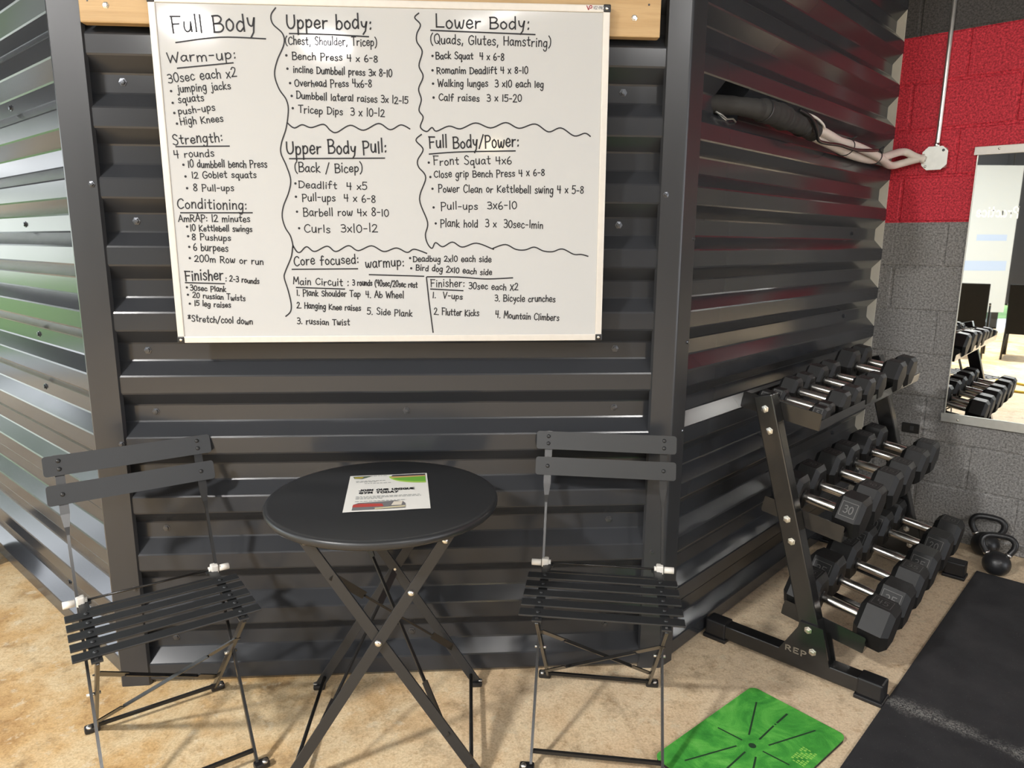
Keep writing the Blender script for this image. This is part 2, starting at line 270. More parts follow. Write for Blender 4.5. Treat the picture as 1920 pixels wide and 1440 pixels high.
# ---- hand-lettered stroke alphabet: char -> (width, strokes); "~" strokes are smoothed
GLYPHS = {
 'A':(7,['0,0 3.5,10 7,0','1.2,3.6 5.8,3.6']),'B':(6.5,['0.6,0 0.6,10','~0.2,10 4,10 5.6,8 4,5.6 1,5.2','~1,5.2 5,5 6.5,2.6 4.6,0.2 0.4,0']),
 'C':(6.5,['~6.2,8.4 4.4,10 1.6,8.6 0.3,5 1.2,1.6 3.6,0 6.4,1.6']),'D':(7,['0.8,0.2 0.8,9.8','~0.2,9.8 4,9.6 6.8,6.6 6.4,2.6 3.8,0.2 0.4,0']),
 'E':(5.5,['5.4,10 0.4,10 0.4,0 5.6,0','0.4,5.2 4.4,5.2']),'F':(6,['0.8,0 0.6,10','0,10 6,9.8','0.7,5.2 4.8,5.4']),
 'G':(7,['~6.4,8.6 4.4,10 1.4,8.4 0.3,4.6 1.6,0.8 4.2,0 6.4,1.6 6.6,4.4','4,4.4 6.8,4.4']),'H':(6.5,['0.6,0 0.4,10','6,0 6.2,10','0.5,5 6.1,5.2']),
 'I':(3,['1.5,0 1.5,10','0,10 3,10','0,0 3,0']),'J':(5,['~4.4,10 4.4,3 3,0.2 0.6,0.8 0,2.4']),'K':(6.5,['0.6,0 0.4,10','5.8,9.6 0.6,4.4 6.2,0.2']),
 'L':(6,['0.6,10 0.6,0.2 6,0.2']),'M':(8,['0.4,0 1.2,10 4,3.4 6.8,10 7.8,0']),'N':(7,['0.4,0 0.6,10 6,0.4 6.4,10']),
 'O':(7.4,['~3.8,10 1,8.2 0.3,4.6 1.6,0.8 4,0 6.6,2 7,5.6 5.8,9 3.8,10']),'P':(6,['0.6,-1 0.6,10','~0.2,9.8 4,9.8 5.8,7.6 4.4,5 0.8,4.4']),
 'Q':(7.4,['~3.8,10 1,8.2 0.3,4.6 1.6,0.8 4,0 6.6,2 7,5.6 5.8,9 3.8,10','4.6,2.6 7.4,-1']),'R':(6.6,['0.6,0 0.6,10','~0.2,9.8 4,9.8 5.6,7.6 4,5.2 0.8,4.8','2.6,4.8 6.4,0']),
 'S':(5.6,['~5.2,8.6 3,10 0.8,8.4 1.6,6 4.4,4.4 5.2,2 3.2,0 0.2,1.2']),'T':(6.4,['3.2,0 3.2,10','0,9.8 6.4,10']),
 'U':(6.8,['~0.5,10 0.4,3.6 2,0.2 4.6,0.4 6.2,3.4 6.3,10']),'V':(6.4,['0.2,10 3,0 6.2,10']),'W':(9,['0.2,9.8 2,0 4.4,7 6.6,0 9,9.8']),
 'X':(6,['0.4,9.6 5.6,0','5.6,9.8 0.2,0']),'Y':(6,['0.2,10 3,5','6,10 1.8,-0.4']),'Z':(6,['0.2,9.8 5.8,9.8 0.2,0.2 6,0.2']),
 'a':(5.4,['~4.4,5.4 2.4,6.2 0.4,4 0.6,1.2 2.2,0 4.2,2.2 4.6,5.6','~4.6,5.8 4.5,2 5.4,0']),'b':(5.2,['0.6,10 0.6,0.2','~0.6,3.4 2.4,5.8 4.6,4.6 4.8,1.8 2.8,0 0.6,0.8']),
 'c':(4.8,['~4.4,5 2.6,6.2 0.6,4.2 0.5,1.6 2.4,0 4.8,1.2']),'d':(5.4,['~4.4,5 2.4,6 0.4,3.8 0.6,1 2.4,0 4.4,2','4.6,10 4.7,0']),
 'e':(5,['~0.5,3 4.4,3.4 4,5.6 2.2,6.2 0.5,4 0.6,1.4 2.6,0 4.9,1.4']),'f':(4.6,['~4.4,9.2 3,10 1.9,8.4 1.8,4 1.6,0','0.2,5.4 4.2,5.6']),
 'g':(5.2,['~4.4,5.2 2.4,6.2 0.4,4 0.8,1.2 2.6,0.4 4.4,2.6','~4.6,6 4.5,0 3.6,-3.6 1.6,-4 0.4,-2.6']),'h':(5,['0.6,10 0.5,0','~0.6,3.6 2.4,5.8 4.2,5 4.4,2.4 4.5,0']),
 'i':(1.8,['0.9,6 0.9,0','0.9,8.4 1.1,9']),'j':(3,['~2.4,6 2.4,-1.6 1.4,-4 0,-3','2.4,8.4 2.6,9']),'k':(5,['0.6,10 0.5,0','4.2,6 0.6,2.6 4.8,0']),
 'l':(1.6,['0.8,10 0.8,0']),'m':(8,['0.5,6 0.5,0','~0.5,3.6 2,6 3.6,5 3.8,0','~3.8,3.6 5.4,6 7.2,5 7.4,0']),'n':(5,['0.6,6 0.5,0','~0.6,3.6 2.4,5.9 4.1,5 4.4,0']),
 'o':(5,['~2.6,6.2 0.7,4.8 0.5,1.8 2.2,0 4.2,1.2 4.6,4 2.6,6.2']),'p':(5.2,['0.6,6 0.5,-4','~0.6,4 2.6,6.1 4.6,4.6 4.4,1.6 2.4,0.2 0.6,1.2']),
 'q':(5.2,['~4.4,5.2 2.4,6.2 0.5,4 0.8,1 2.6,0.2 4.4,2.4','4.6,6 4.6,-4 5.6,-3']),'r':(4.2,['0.6,6 0.6,0','~0.6,3.2 1.8,5.4 4,5.8']),
 's':(4.4,['~4,5.2 2.4,6.2 0.7,5 1.6,3.6 3.6,2.4 3.8,0.8 2,0 0.3,0.8']),'t':(4.4,['~2.1,9.4 2,2 2.8,0.2 4,0.6','0.2,6.2 4.2,6.4']),
 'u':(5.2,['~0.5,6 0.4,2 1.8,0 3.8,1.2 4.5,5.6','4.5,6 4.7,0']),'v':(4.8,['0.2,6 2.4,0 4.6,6']),'w':(7,['~0.3,6 0.8,1 2.2,0 3.6,4.6','~3.6,4.6 4,0.6 5.6,0.2 6.8,6']),
 'x':(4.8,['0.3,6 4.6,0','4.6,6.2 0.2,0']),'y':(5,['~0.4,6 1,2.8 3,2 4.4,5.8','4.6,6 3.4,-1.4 1.6,-4']),'z':(4.6,['0.3,6 4.4,6 0.3,0.2 4.6,0.2']),
 '0':(6,['~3,10 0.8,8 0.4,4 1.6,0.6 3.4,0 5.4,2.4 5.6,6.4 4.6,9.2 3,10']),'1':(2,['1,10 1,0']),'2':(5.8,['~0.4,8 2,10 4.6,9.2 4.8,6.8 2.6,3 0.2,0.2','0.2,0.2 5.8,0.2']),
 '3':(5.4,['~0.4,9.4 3,10 4.8,8 3.8,5.8 1.6,5.4','~1.6,5.4 4.8,4.8 5.2,2 3.2,0 0.2,0.8']),'4':(5.8,['0.6,10 0.5,4.8 5.4,5','4.4,10 4.4,0']),
 '5':(5.6,['5.4,10 0.9,10 0.7,5.6','~0.7,5.6 3.4,6.4 5.3,4.2 4.8,1.2 2.6,0 0.2,0.8']),'6':(5.4,['~3.6,10 1.2,7 0.4,3 1.6,0.2 4,0.2 5.2,2.4 4,4.6 1.6,4.2 0.6,2.6']),
 '7':(5.6,['0.2,10 5.4,10 1.8,0']),'8':(5.4,['~4.8,8.6 2.8,10 0.8,8.4 2,5.8 4.6,3.6 4.8,1.2 2.6,0 0.5,1.4 1.2,4 4,6.2 4.8,8.6']),'9':(5.2,['~4.6,8 2.6,10 0.6,8 1.6,5.4 4,6 4.8,8 4.6,3 4,0']),
 '-':(4.6,['0.6,4.6 4,4.6']),'/':(5,['0.2,-1.6 4.8,11']),'(':(3.4,['~3,11.4 1,8.4 0.5,4.6 1.2,0.6 3,-2']),')':(3.4,['~0.4,11.4 2.4,8.4 2.9,4.6 2.2,0.6 0.4,-2']),
 ':':(2,['0.9,5.4 1.2,6.2','0.9,0.6 1.2,1.4']),'.':(1.8,['0.7,0 1.1,0.6']),',':(2.2,['1.2,0.8 0.5,-1.8']),'*':(5,['0.4,8.6 4.6,4.2','4.4,8.8 0.6,4','2.5,9.6 2.5,3.4']),' ':(3.6,[]),
}
def _spline(p, n=5):
    out = []
    for i in range(len(p)-1):
        p0 = p[i-1] if i else p[i]; p1 = p[i]; p2 = p[i+1]; p3 = p[i+2] if i+2 < len(p) else p2
        for k in range(n):
            t = k/n
            out.append(tuple(0.5*((2*p1[j])+(-p0[j]+p2[j])*t+(2*p0[j]-5*p1[j]+4*p2[j]-p3[j])*t*t+(-p0[j]+3*p1[j]-3*p2[j]+p3[j])*t**3) for j in range(len(p1))))
    out.append(tuple(p[-1])); return out
def glyph_strokes(ch, n=5):
    w, ss = GLYPHS.get(ch, GLYPHS[' '])
    res = []
    for s in ss:
        sm = s.startswith('~')
        pts = [tuple(float(c) for c in q.split(',')) for q in s.lstrip('~').split()]
        res.append(_spline(pts, n) if sm and len(pts) > 2 else pts)
    return w, res
def text_strokes(txt, x0, y0, x1, y1, cap, n=5, gap=1.5, jit=0.0, rnd=None):
    """strokes of txt laid from (x0,y0) to (x1,y1) along its baseline, letters cap high"""
    items = []; x = 0
    for ch in txt:
        w, st = glyph_strokes(ch, n); items.append((x, st)); x += w+gap
    total = max(x-gap, 1); L = math.hypot(x1-x0, y1-y0); sx = L/total; sy = cap/10
    ux, uy = (x1-x0)/L, (y1-y0)/L
    out = []
    for gx, st in items:
        dy = (rnd.uniform(-1, 1)*jit*cap if rnd else 0); kk = 1+(rnd.uniform(-1, 1)*jit*1.5 if rnd else 0)
        for s in st:
            out.append([(x0+ux*(gx+px)*sx-uy*py*sy*kk, y0+uy*(gx+px)*sx+ux*py*sy*kk+dy) for px, py in s])
    return out
def ribbon(mb, strokes, width, fn):
    """flat marker strokes: fn maps (u,v) to a 3-D point"""
    h = width/2
    parts = []
    for s in strokes:          # sharp corners start a new stroke so that the line keeps its width
        cur = [s[0]]
        for i in range(1, len(s)):
            cur.append(s[i])
            if i < len(s)-1:
                a = math.atan2(s[i][1]-s[i-1][1], s[i][0]-s[i-1][0]); b = math.atan2(s[i+1][1]-s[i][1], s[i+1][0]-s[i][0])
                if abs((b-a+PI) % (2*PI)-PI) > .9: parts.append(cur); cur = [s[i]]
        parts.append(cur)
    for s in parts:
        s = [p for i, p in enumerate(s) if i == 0 or math.hypot(p[0]-s[i-1][0], p[1]-s[i-1][1]) > 1e-6]
        if len(s) < 2: continue
        d0 = (s[0][0]-s[1][0], s[0][1]-s[1][1]); l = math.hypot(*d0); s = [(s[0][0]+d0[0]/l*h*.85, s[0][1]+d0[1]/l*h*.85)]+s[1:]
        d1 = (s[-1][0]-s[-2][0], s[-1][1]-s[-2][1]); l = math.hypot(*d1); s = s[:-1]+[(s[-1][0]+d1[0]/l*h*.85, s[-1][1]+d1[1]/l*h*.85)]
        L, R = [], []
        for i, p in enumerate(s):
            a = s[max(i-1, 0)]; b = s[min(i+1, len(s)-1)]
            dx, dy = b[0]-a[0], b[1]-a[1]; l = math.hypot(dx, dy) or 1
            nx, ny = -dy/l, dx/l
            L.append(mb.v(fn(p[0]+nx*h, p[1]+ny*h))); R.append(mb.v(fn(p[0]-nx*h, p[1]-ny*h)))
        for i in range(len(s)-1): mb.f([L[i], R[i], R[i+1], L[i+1]])

WRITING = [
  ('Full Body', -0.5448, 0.3608, -0.3314, 0.3713, 0.0424, None),
  ('Warm-up:', -0.5623, 0.2868, -0.387, 0.3002, 0.0248, None),
  ('30sec each x2', -0.5653, 0.2383, -0.3888, 0.2555, 0.0225, None),
  ('jumping jacks', -0.5443, 0.2136, -0.4061, 0.2262, 0.0185, (-0.5604, 0.2173)),
  ('squats', -0.5438, 0.1884, -0.4774, 0.1946, 0.0173, (-0.5589, 0.1881)),
  ('push-ups', -0.5464, 0.159, -0.4503, 0.1709, 0.0174, (-0.557, 0.1628)),
  ('High Knees', -0.5432, 0.1322, -0.4316, 0.1443, 0.0188, (-0.5525, 0.1361)),
  ('Strength:', -0.5669, 0.0832, -0.4369, 0.0927, 0.0246, None),
  ('4 rounds', -0.5672, 0.0491, -0.4622, 0.0542, 0.0179, None),
  ('10 dumbbell bench Press', -0.5331, 0.0247, -0.325, 0.0265, 0.018, (-0.545, 0.0315)),
  ('12 Goblet squats', -0.5256, -0.0029, -0.3551, -0.0002, 0.0167, (-0.5421, 0.0012)),
  ('8 Pull-ups', -0.5242, -0.0362, -0.417, -0.0355, 0.0167, (-0.5405, -0.0293)),
  ('Conditioning:', -0.5703, -0.0813, -0.3865, -0.086, 0.0255, None),
  ('AmRAP: 12 minutes', -0.5706, -0.1165, -0.3801, -0.1172, 0.0177, None),
  ('10 Kettlebell swings', -0.5416, -0.142, -0.3761, -0.1429, 0.0157, (-0.5492, -0.1306)),
  ('8 Pushups', -0.5393, -0.1648, -0.4353, -0.1689, 0.0172, (-0.5485, -0.1563)),
  ('6 burpees', -0.5375, -0.195, -0.4446, -0.1963, 0.0188, (-0.5481, -0.1849)),
  ('200m Row or run', -0.5371, -0.2239, -0.3518, -0.2319, 0.0175, (-0.5492, -0.2152)),
  ('Finisher', -0.5663, -0.2755, -0.4635, -0.2756, 0.0293, None),
  (': 2-3 rounds', -0.4579, -0.2778, -0.3669, -0.2853, 0.0146, None),
  ('30sec Plank', -0.5553, -0.3035, -0.4587, -0.3073, 0.0148, (-0.564, -0.2953)),
  ('20 russian Twists', -0.5503, -0.3233, -0.4081, -0.3326, 0.0148, (-0.5628, -0.3153)),
  ('15 leg raises', -0.5475, -0.3455, -0.4489, -0.3518, 0.0148, (-0.5598, -0.3401)),
  ('*Stretch/cool down', -0.569, -0.3886, -0.3922, -0.3994, 0.0179, None),
  ('Upper body:', -0.2519, 0.3767, -0.0324, 0.3784, 0.0326, None),
  ('(Chest, Shoulder, Tricep)', -0.2583, 0.3377, -0.02, 0.3368, 0.0195, None),
  ('Bench Press 4 x 6-8', -0.2425, 0.3014, -0.0199, 0.2979, 0.0171, (-0.2572, 0.3103)),
  ('incline Dumbbell press 3x 8-10', -0.2416, 0.2685, 0.0169, 0.2619, 0.0172, (-0.2563, 0.2775)),
  ('Overhead Press 4x6-8', -0.2398, 0.2346, -0.0377, 0.2343, 0.0174, (-0.2515, 0.2418)),
  ('Dumbbell lateral raises 3x 12-15', -0.237, 0.2033, 0.0575, 0.1939, 0.0175, (-0.2492, 0.2098)),
  ('Tricep Dips  3 x 10-12', -0.2334, 0.1675, -0.0062, 0.1604, 0.0189, (-0.2482, 0.179)),
  ('Upper Body Pull:', -0.2705, 0.0615, -0.0035, 0.0682, 0.0318, None),
  ('(Back / Bicep)', -0.2519, 0.0146, -0.0701, 0.016, 0.0237, None),
  ('Deadlift  4 x5', -0.2442, -0.026, -0.0603, -0.0304, 0.0184, (-0.2522, -0.0148)),
  ('Pull-ups  4 x 6-8', -0.2362, -0.0612, -0.0383, -0.0629, 0.0199, (-0.2528, -0.0499)),
  ('Barbell row 4x 8-10', -0.2355, -0.1009, -0.0031, -0.0999, 0.0199, (-0.2521, -0.0896)),
  ('Curls  3x10-12', -0.235, -0.1454, -0.0353, -0.1433, 0.0216, (-0.2488, -0.1339)),
  ('Core focused:', -0.2679, -0.2348, -0.0904, -0.2295, 0.0249, None),
  ('warmup:', -0.0717, -0.2398, 0.0354, -0.2369, 0.025, None),
  ('Deadbug 2x10 each side', 0.0607, -0.2243, 0.28, -0.2249, 0.0162, (0.0526, -0.2147)),
  ('Bird dog 2x10 each side', 0.0677, -0.2472, 0.2813, -0.2622, 0.0163, (0.0549, -0.2428)),
  ('Main Circuit :', -0.2735, -0.2869, -0.1206, -0.2916, 0.0191, None),
  ('3 rounds (40sec/20sec rest', -0.1101, -0.2895, 0.0707, -0.2964, 0.0163, None),
  ('1. Plank Shoulder Tap', -0.2656, -0.3181, -0.0898, -0.323, 0.0164, None),
  ('4. Ab Wheel', -0.0744, -0.3246, 0.0317, -0.3264, 0.018, None),
  ('2. Hanging Knee raises', -0.2675, -0.3524, -0.09, -0.3621, 0.0164, None),
  ('5. Side Plank', -0.0725, -0.3713, 0.0544, -0.3779, 0.0181, None),
  ('3. russian Twist', -0.2688, -0.3976, -0.1227, -0.4029, 0.0166, None),
  ('Lower Body:', 0.1354, 0.3856, 0.3846, 0.3865, 0.0301, None),
  ('(Quads, Glutes, Hamstring)', 0.1206, 0.3464, 0.4424, 0.3439, 0.0223, None),
  ('Back Squat  4 x 6-8', 0.134, 0.3092, 0.3162, 0.3083, 0.0172, (0.1256, 0.3156)),
  ('Romanim Deadlift 4 x 8-10', 0.1361, 0.2719, 0.381, 0.2758, 0.0173, (0.1249, 0.2797)),
  ('Walking lunges  3 x10 each leg', 0.1383, 0.2397, 0.4233, 0.2412, 0.0174, (0.1256, 0.2462)),
  ('Calf raises  3 x 15-20', 0.1405, 0.2032, 0.3641, 0.2035, 0.0176, (0.1264, 0.2111)),
  ('Full Body/Power:', 0.1123, 0.0805, 0.3573, 0.0872, 0.0306, None),
  ('Front Squat 4x6', 0.123, 0.0359, 0.3368, 0.0419, 0.021, (0.11, 0.0428)),
  ('Close grip Bench Press 4 x 6-8', 0.1238, 0.0035, 0.4288, 0.0101, 0.0183, (0.1136, 0.0048)),
  ('Power Clean or Kettlebell swing 4 x 5-8', 0.1348, -0.0348, 0.5388, -0.0365, 0.02, (0.1188, -0.0263)),
  ('Pull-ups  3x6-10', 0.1413, -0.082, 0.352, -0.0795, 0.0202, (0.1208, -0.0763)),
  ('Plank hold  3 x  30sec-1min', 0.139, -0.1282, 0.4259, -0.1316, 0.0203, (0.1259, -0.1196)),
  ('Finisher:', 0.1084, -0.2942, 0.204, -0.2944, 0.0209, None),
  ('30sec each X2', 0.216, -0.2997, 0.3558, -0.3054, 0.018, None),
  ('1.  V-ups', 0.1129, -0.3251, 0.1975, -0.3313, 0.0166, None),
  ('2. Flutter Kicks', 0.1165, -0.3736, 0.2442, -0.3787, 0.0182, None),
  ('3. Bicycle crunches', 0.2902, -0.3362, 0.4636, -0.3382, 0.0182, None),
  ('4. Mountain Climbers', 0.2916, -0.3835, 0.4752, -0.3928, 0.0184, None),
]
LINES = [
  (1, [(-0.5376,0.3365),(-0.424,0.3515),(-0.3083,0.3498)]),
  (0, [(-0.539,0.2741),(-0.3959,0.2896)]),
  (0, [(-0.5604,0.0778),(-0.4211,0.0806)]),
  (0, [(-0.5629,-0.0939),(-0.3727,-0.093)]),
  (0, [(-0.5664,-0.2821),(-0.4613,-0.2852)]),
  (1, [(-0.2458,0.3639),(-0.1439,0.3633),(-0.0415,0.36)]),
  (0, [(-0.2641,0.0497),(-0.0097,0.0534)]),
  (0, [(-0.2741,-0.2457),(-0.0942,-0.2442)]),
  (0, [(-0.2652,-0.2958),(-0.1328,-0.3005)]),
  (0, [(0.1226,0.3788),(0.399,0.3736)]),
  (1, [(0.1119,0.0652),(0.1963,0.0716),(0.347,0.0758)]),
  (0, [(0.1083,-0.301),(0.1993,-0.3057)]),
  (0, [(-0.0622,-0.2605),(0.0894,-0.2651)]),
  (1, [(0.0991,-0.2666),(0.1862,-0.2674),(0.264,-0.2727),(0.3405,-0.2698)]),
  (0, [(0.097,-0.2681),(0.1023,-0.3306),(0.1125,-0.424)]),
  (1, [(-0.278,0.425),(-0.2905,0.4077),(-0.2873,0.3864),(-0.2636,0.3631),(-0.262,0.3372),(-0.2814,0.2976),(-0.2905,0.2624),(-0.2811,0.2271),(-0.2641,0.2007),(-0.2601,0.1739),(-0.2684,0.1286),(-0.2823,0.0921),(-0.2863,0.0646),(-0.2741,0.0324),(-0.2644,-0.0046),(-0.2711,-0.0374),(-0.2877,-0.0751),(-0.2927,-0.1036),(-0.2863,-0.1321),(-0.2732,-0.156),(-0.2677,-0.1849),(-0.2691,-0.183),(-0.2749,-0.212),(-0.294,-0.2536),(-0.297,-0.2704),(-0.2886,-0.304),(-0.2825,-0.3422),(-0.2858,-0.3635),(-0.2992,-0.3763)]),
  (1, [(-0.2653,0.1422),(-0.2473,0.1289),(-0.2257,0.1373),(-0.2026,0.1303),(-0.1693,0.1389),(-0.1512,0.1232),(-0.1348,0.1188),(-0.0985,0.1374),(-0.0635,0.1251),(-0.0225,0.1429),(0.008,0.1273),(0.037,0.14),(0.0606,0.1302)]),
  (1, [(-0.2684,-0.1801),(-0.2587,-0.197),(-0.2491,-0.1984),(-0.2313,-0.1839),(-0.2101,-0.1969),(-0.1754,-0.1823),(-0.1517,-0.1969),(-0.1168,-0.1808),(-0.0905,-0.1943),(-0.0532,-0.1811),(-0.0194,-0.1967),(0.0154,-0.1869),(0.0446,-0.199),(0.0646,-0.1902),(0.099,-0.2014)]),
  (1, [(0.0913,0.4199),(0.0808,0.4088),(0.0953,0.3918),(0.0855,0.3698),(0.085,0.3501),(0.0985,0.3262),(0.0892,0.2907),(0.0995,0.2641),(0.0869,0.2326),(0.0934,0.2057),(0.0866,0.1784),(0.0972,0.1603),(0.0894,0.1351),(0.1059,0.1238),(0.1206,0.1341),(0.1324,0.125),(0.1663,0.1383),(0.1975,0.1318),(0.2387,0.1474),(0.2798,0.135),(0.3211,0.1493),(0.3576,0.135),(0.4014,0.1466),(0.4383,0.1267),(0.4725,0.1373),(0.5098,0.1168),(0.5392,0.1241),(0.5542,0.1163)]),
  (1, [(0.0914,0.1158),(0.0766,0.1005),(0.0953,0.0775),(0.0802,0.0495),(0.0822,0.0308),(0.1009,0.0028),(0.0826,-0.0541),(0.1033,-0.1163),(0.0966,-0.1502),(0.1021,-0.1745),(0.1142,-0.1877),(0.1244,-0.172),(0.144,-0.1832),(0.1715,-0.1705),(0.1987,-0.1841),(0.2387,-0.1733),(0.2836,-0.1889),(0.2859,-0.1871),(0.3202,-0.1769),(0.3502,-0.1903),(0.3761,-0.1916),(0.4018,-0.1839),(0.4278,-0.1945),(0.4538,-0.1965),(0.4818,-0.1889),(0.5146,-0.2037),(0.5364,-0.2041),(0.5553,-0.2091)]),
]

# ------------------------------------------------------------------ the setting
P = .18429; Z0 = 1.9106; FR, SL, DEP = .052, .0407, .038      # ribs: pitch, a front edge height, face, slope, depth
FRONT_X0, FRONT_X1 = -.262, 1.43
R_ORG, R_ANG, R_LEN = Vector((1.447, -.004, 0)), R(42.4), 1.845
D_ORG, D_ANG = Vector((2.809, 1.241, 0)), R(-46.52)
OLD_R, OLD_A = Vector((1.474, 0, 0)), R(42.92)
def frame(org, ang): return Matrix.Translation(org) @ Matrix.Rotation(ang, 4, 'Z')
def rib_profile(z_top=3.0):
    """(z, y) points from the floor to z_top, y = 0 on the proud faces, +DEP in the grooves"""
    tops = [Z0-i*P for i in range(-8, 14)]; pts = []
    for zt in sorted(tops):
        for dz, y in ((-FR-SL, DEP), (-FR, 0), (0, 0), (SL, DEP)): pts.append((zt+dz, y))
    out = []
    for (z, y), (z2, y2) in zip(pts, pts[1:]):
        if z2 <= 0 or z >= z_top: continue
        if z < 0: y = y+(y2-y)*(0-z)/(z2-z); z = 0
        out.append((z, y))
    out.append((z_top, out[-1][1])); return out
def corrugated(name, org, ang, x0, x1, label, hole=None):
    prof = rib_profile(); mb = MB()
    xs = [x0]+([hole[0], hole[1]] if hole else [])+[x1]
    fine = []
    for a, b in zip(xs, xs[1:]):
        n = max(1, int((b-a)/.25)); fine += [a+(b-a)*k/n for k in range(n)]
    fine.append(xs[-1])
    # tiny rolled radius on every fold so that folds catch light
    pr = []
    for i, (z, y) in enumerate(prof):
        if 0 < i < len(prof)-1:
            for q in (prof[i-1], prof[i+1]):
                d = math.hypot(q[0]-z, q[1]-y); k = .0028/d if d > .006 else .3
                pr.append((z+(q[0]-z)*k, y+(q[1]-y)*k))
        else: pr.append((z, y))
    grid = [[mb.v((x, y, z)) for x in fine] for z, y in pr]
    for i in range(len(pr)-1):
        zc = (pr[i][0]+pr[i+1][0])/2
        for j in range(len(fine)-1):
            xc = (fine[j]+fine[j+1])/2
            if hole and hole[0] < xc < hole[1] and hole[2] < zc < hole[3]: continue
            mb.f([grid[i][j], grid[i][j+1], grid[i+1][j+1], grid[i+1][j]])
    o = mb.build(name, M['panel']); o.location = org; o.rotation_euler = (0, 0, ang)
    return tag(o, label, kind='structure')
def screws(wall, pts, name='panel_screw', r=.0075):
    for x, z, y in pts:
        mb = MB(); m = Matrix.Translation((x, y, z)) @ Matrix.Rotation(R(90), 4, 'X')
        mb.lathe([(r*1.5, 0), (r*1.5, .0015), (r, .002), (r*.95, .006), (r*.5, .0065)], 6 if r < .008 else 8, m, smooth=False)
        mb.build(name, M['screw'], wall)
rnd = random.Random(4)
fl = MB(); fl.box((0.6, -2.15, -.05), (12.6, 16.8, .1)); fl.build('floor', M['floor'])
tag(bpy.data.objects['floor'], 'ochre stained concrete floor', kind='structure')
cl = MB(); cl.box((2.5, -2.15, CEIL+.05), (17, 17, .1)); tag(cl.build('ceiling', M['ceil']), 'dark ceiling', kind='structure')
wf = corrugated('wall_front', (0, 0, 0), 0, FRONT_X0, FRONT_X1, 'charcoal ribbed steel wall behind the whiteboard')
zr = lambda i: Z0-i*P-FR-SL-.025            # middle of groove i
screws(wf, [(x+rnd.uniform(-.004, .004), zr(i)+.004, DEP) for i in (0, 2, 4, 5, 7, 9) for x in (-.113, 1.268)]+[(.63, zr(i), DEP) for i in (5, 7, 9)])
wl = corrugated('wall_left', (-.293, .039, 0), R(-45), -6.2, .031, 'charcoal ribbed steel wall running back on the left')
screws(wl, [(x, zr(i), DEP) for i in (0, 2, 4, 5, 7, 9) for x in (-.55, -1.5)])
wr = corrugated('wall_right', R_ORG, R_ANG, .01, R_LEN, 'charcoal ribbed steel wall behind the dumbbell rack', hole=(.205, .365, Z0-P+SL-.002, Z0-FR-.004))
screws(wr, [(x, zr(i), DEP) for i in (0, 2, 4, 5, 7, 9) for x in (1.52,)])
# black plates added behind the cut-out so its inside stays dark
hb = MB(); hb.box((.62, .10, Z0-.10), (1.1, .02, .60)); hb.box((.10, .07, Z0-.10), (.02, .05, .60)); hb.build('cutout_shade', M['black_plastic'], wr)
# torn foil edges round the cut-out
ec = MB(); ec.tube([(.207, .030, 1.772), (.235, .024, 1.766), (.27, .026, 1.758), (.30, .02, 1.762), (.33, .025, 1.756)], .003, 6); ec.tube([(.207, .03, 1.772), (.214, .008, 1.752), (.22, .0, 1.745)], .0015, 5)
ec.build('torn_edge', M['galv'], wr)
cs = MB(); cs.box((R_LEN-.006, DEP/2+.0005, 1.5), (.008, DEP-.001, 3.0)); cs.build('end_closure', M['cream'], wr)
# corner trims
def trim(name, pts, label, mat_, th=.003):
    """folded sheet: pts in plan"""
    mb = MB(); n = len(pts); ring = []
    P2 = [Vector((*p, 0)) for p in pts]; off = []
    for i, p in enumerate(P2):
        d = (P2[min(i+1, n-1)]-P2[max(i-1, 0)]).normalized(); off.append(p+Vector((d.y, -d.x, 0))*th)
    for z in (0, 3.0): ring.append(([mb.v((p.x, p.y, z)) for p in P2], [mb.v((p.x, p.y, z)) for p in off]))
    for i in range(n-1):
        mb.f([ring[0][1][i], ring[0][1][i+1], ring[1][1][i+1], ring[1][1][i]]); mb.f([ring[0][0][i+1], ring[0][0][i], ring[1][0][i], ring[1][0][i+1]])
    for e in (0, n-1): mb.f([ring[0][0][e], ring[0][1][e], ring[1][1][e], ring[1][0][e]][::(1 if e else -1)])
    return tag(mb.build(name, mat_), label, kind='structure')
t1 = trim('trim_1', [(-.2705, .060), (-.2715, -.004), (-.2695, -.0065), (-.190, -.003), (-.187, .006)], 'flat charcoal corner trim at the left end of the ribbed front wall', M['trim'])
lr = Vector((math.cos(R_ANG), math.sin(R_ANG))); nr = Vector((lr.y, -lr.x))
ro = Vector((R_ORG.x, R_ORG.y))
f0 = Vector((1.438, -.006)); 
t2 = trim('trim_2', [(1.374, .006), (1.3765, -.003)]+[tuple(f0+Vector((math.cos(a), math.sin(a)))*.012*1.0+Vector((0, .012))) for a in (R(-90), R(-78), R(-66), R(-54))]+[tuple(ro+lr*.060+nr*.003), tuple(ro+lr*.062-nr*.006)], 'flat charcoal corner trim at the right end of the ribbed front wall', M['trim'])
screws(t1, [(-.204, 1.524, -.0065), (-.197, .788, -.0065), (-.203, .33, -.0065)], 'trim_screw', .006); screws(t2, [(1.391, 1.514, -.0055), (1.40, .41, -.0055)], 'trim_screw', .006)
for tt, z in ((.052, 1.39), (.052, 1.08), (.052, .80)):
    mb = MB(); m = frame(R_ORG, R_ANG) @ Matrix.Translation((tt, -.0035, z)) @ Matrix.Rotation(R(90), 4, 'X'); mb.lathe([(.008, 0), (.008, .0015), (.0055, .002), (.005, .006)], 8, m, smooth=False); mb.build('trim_screw', M['screw'], t2)
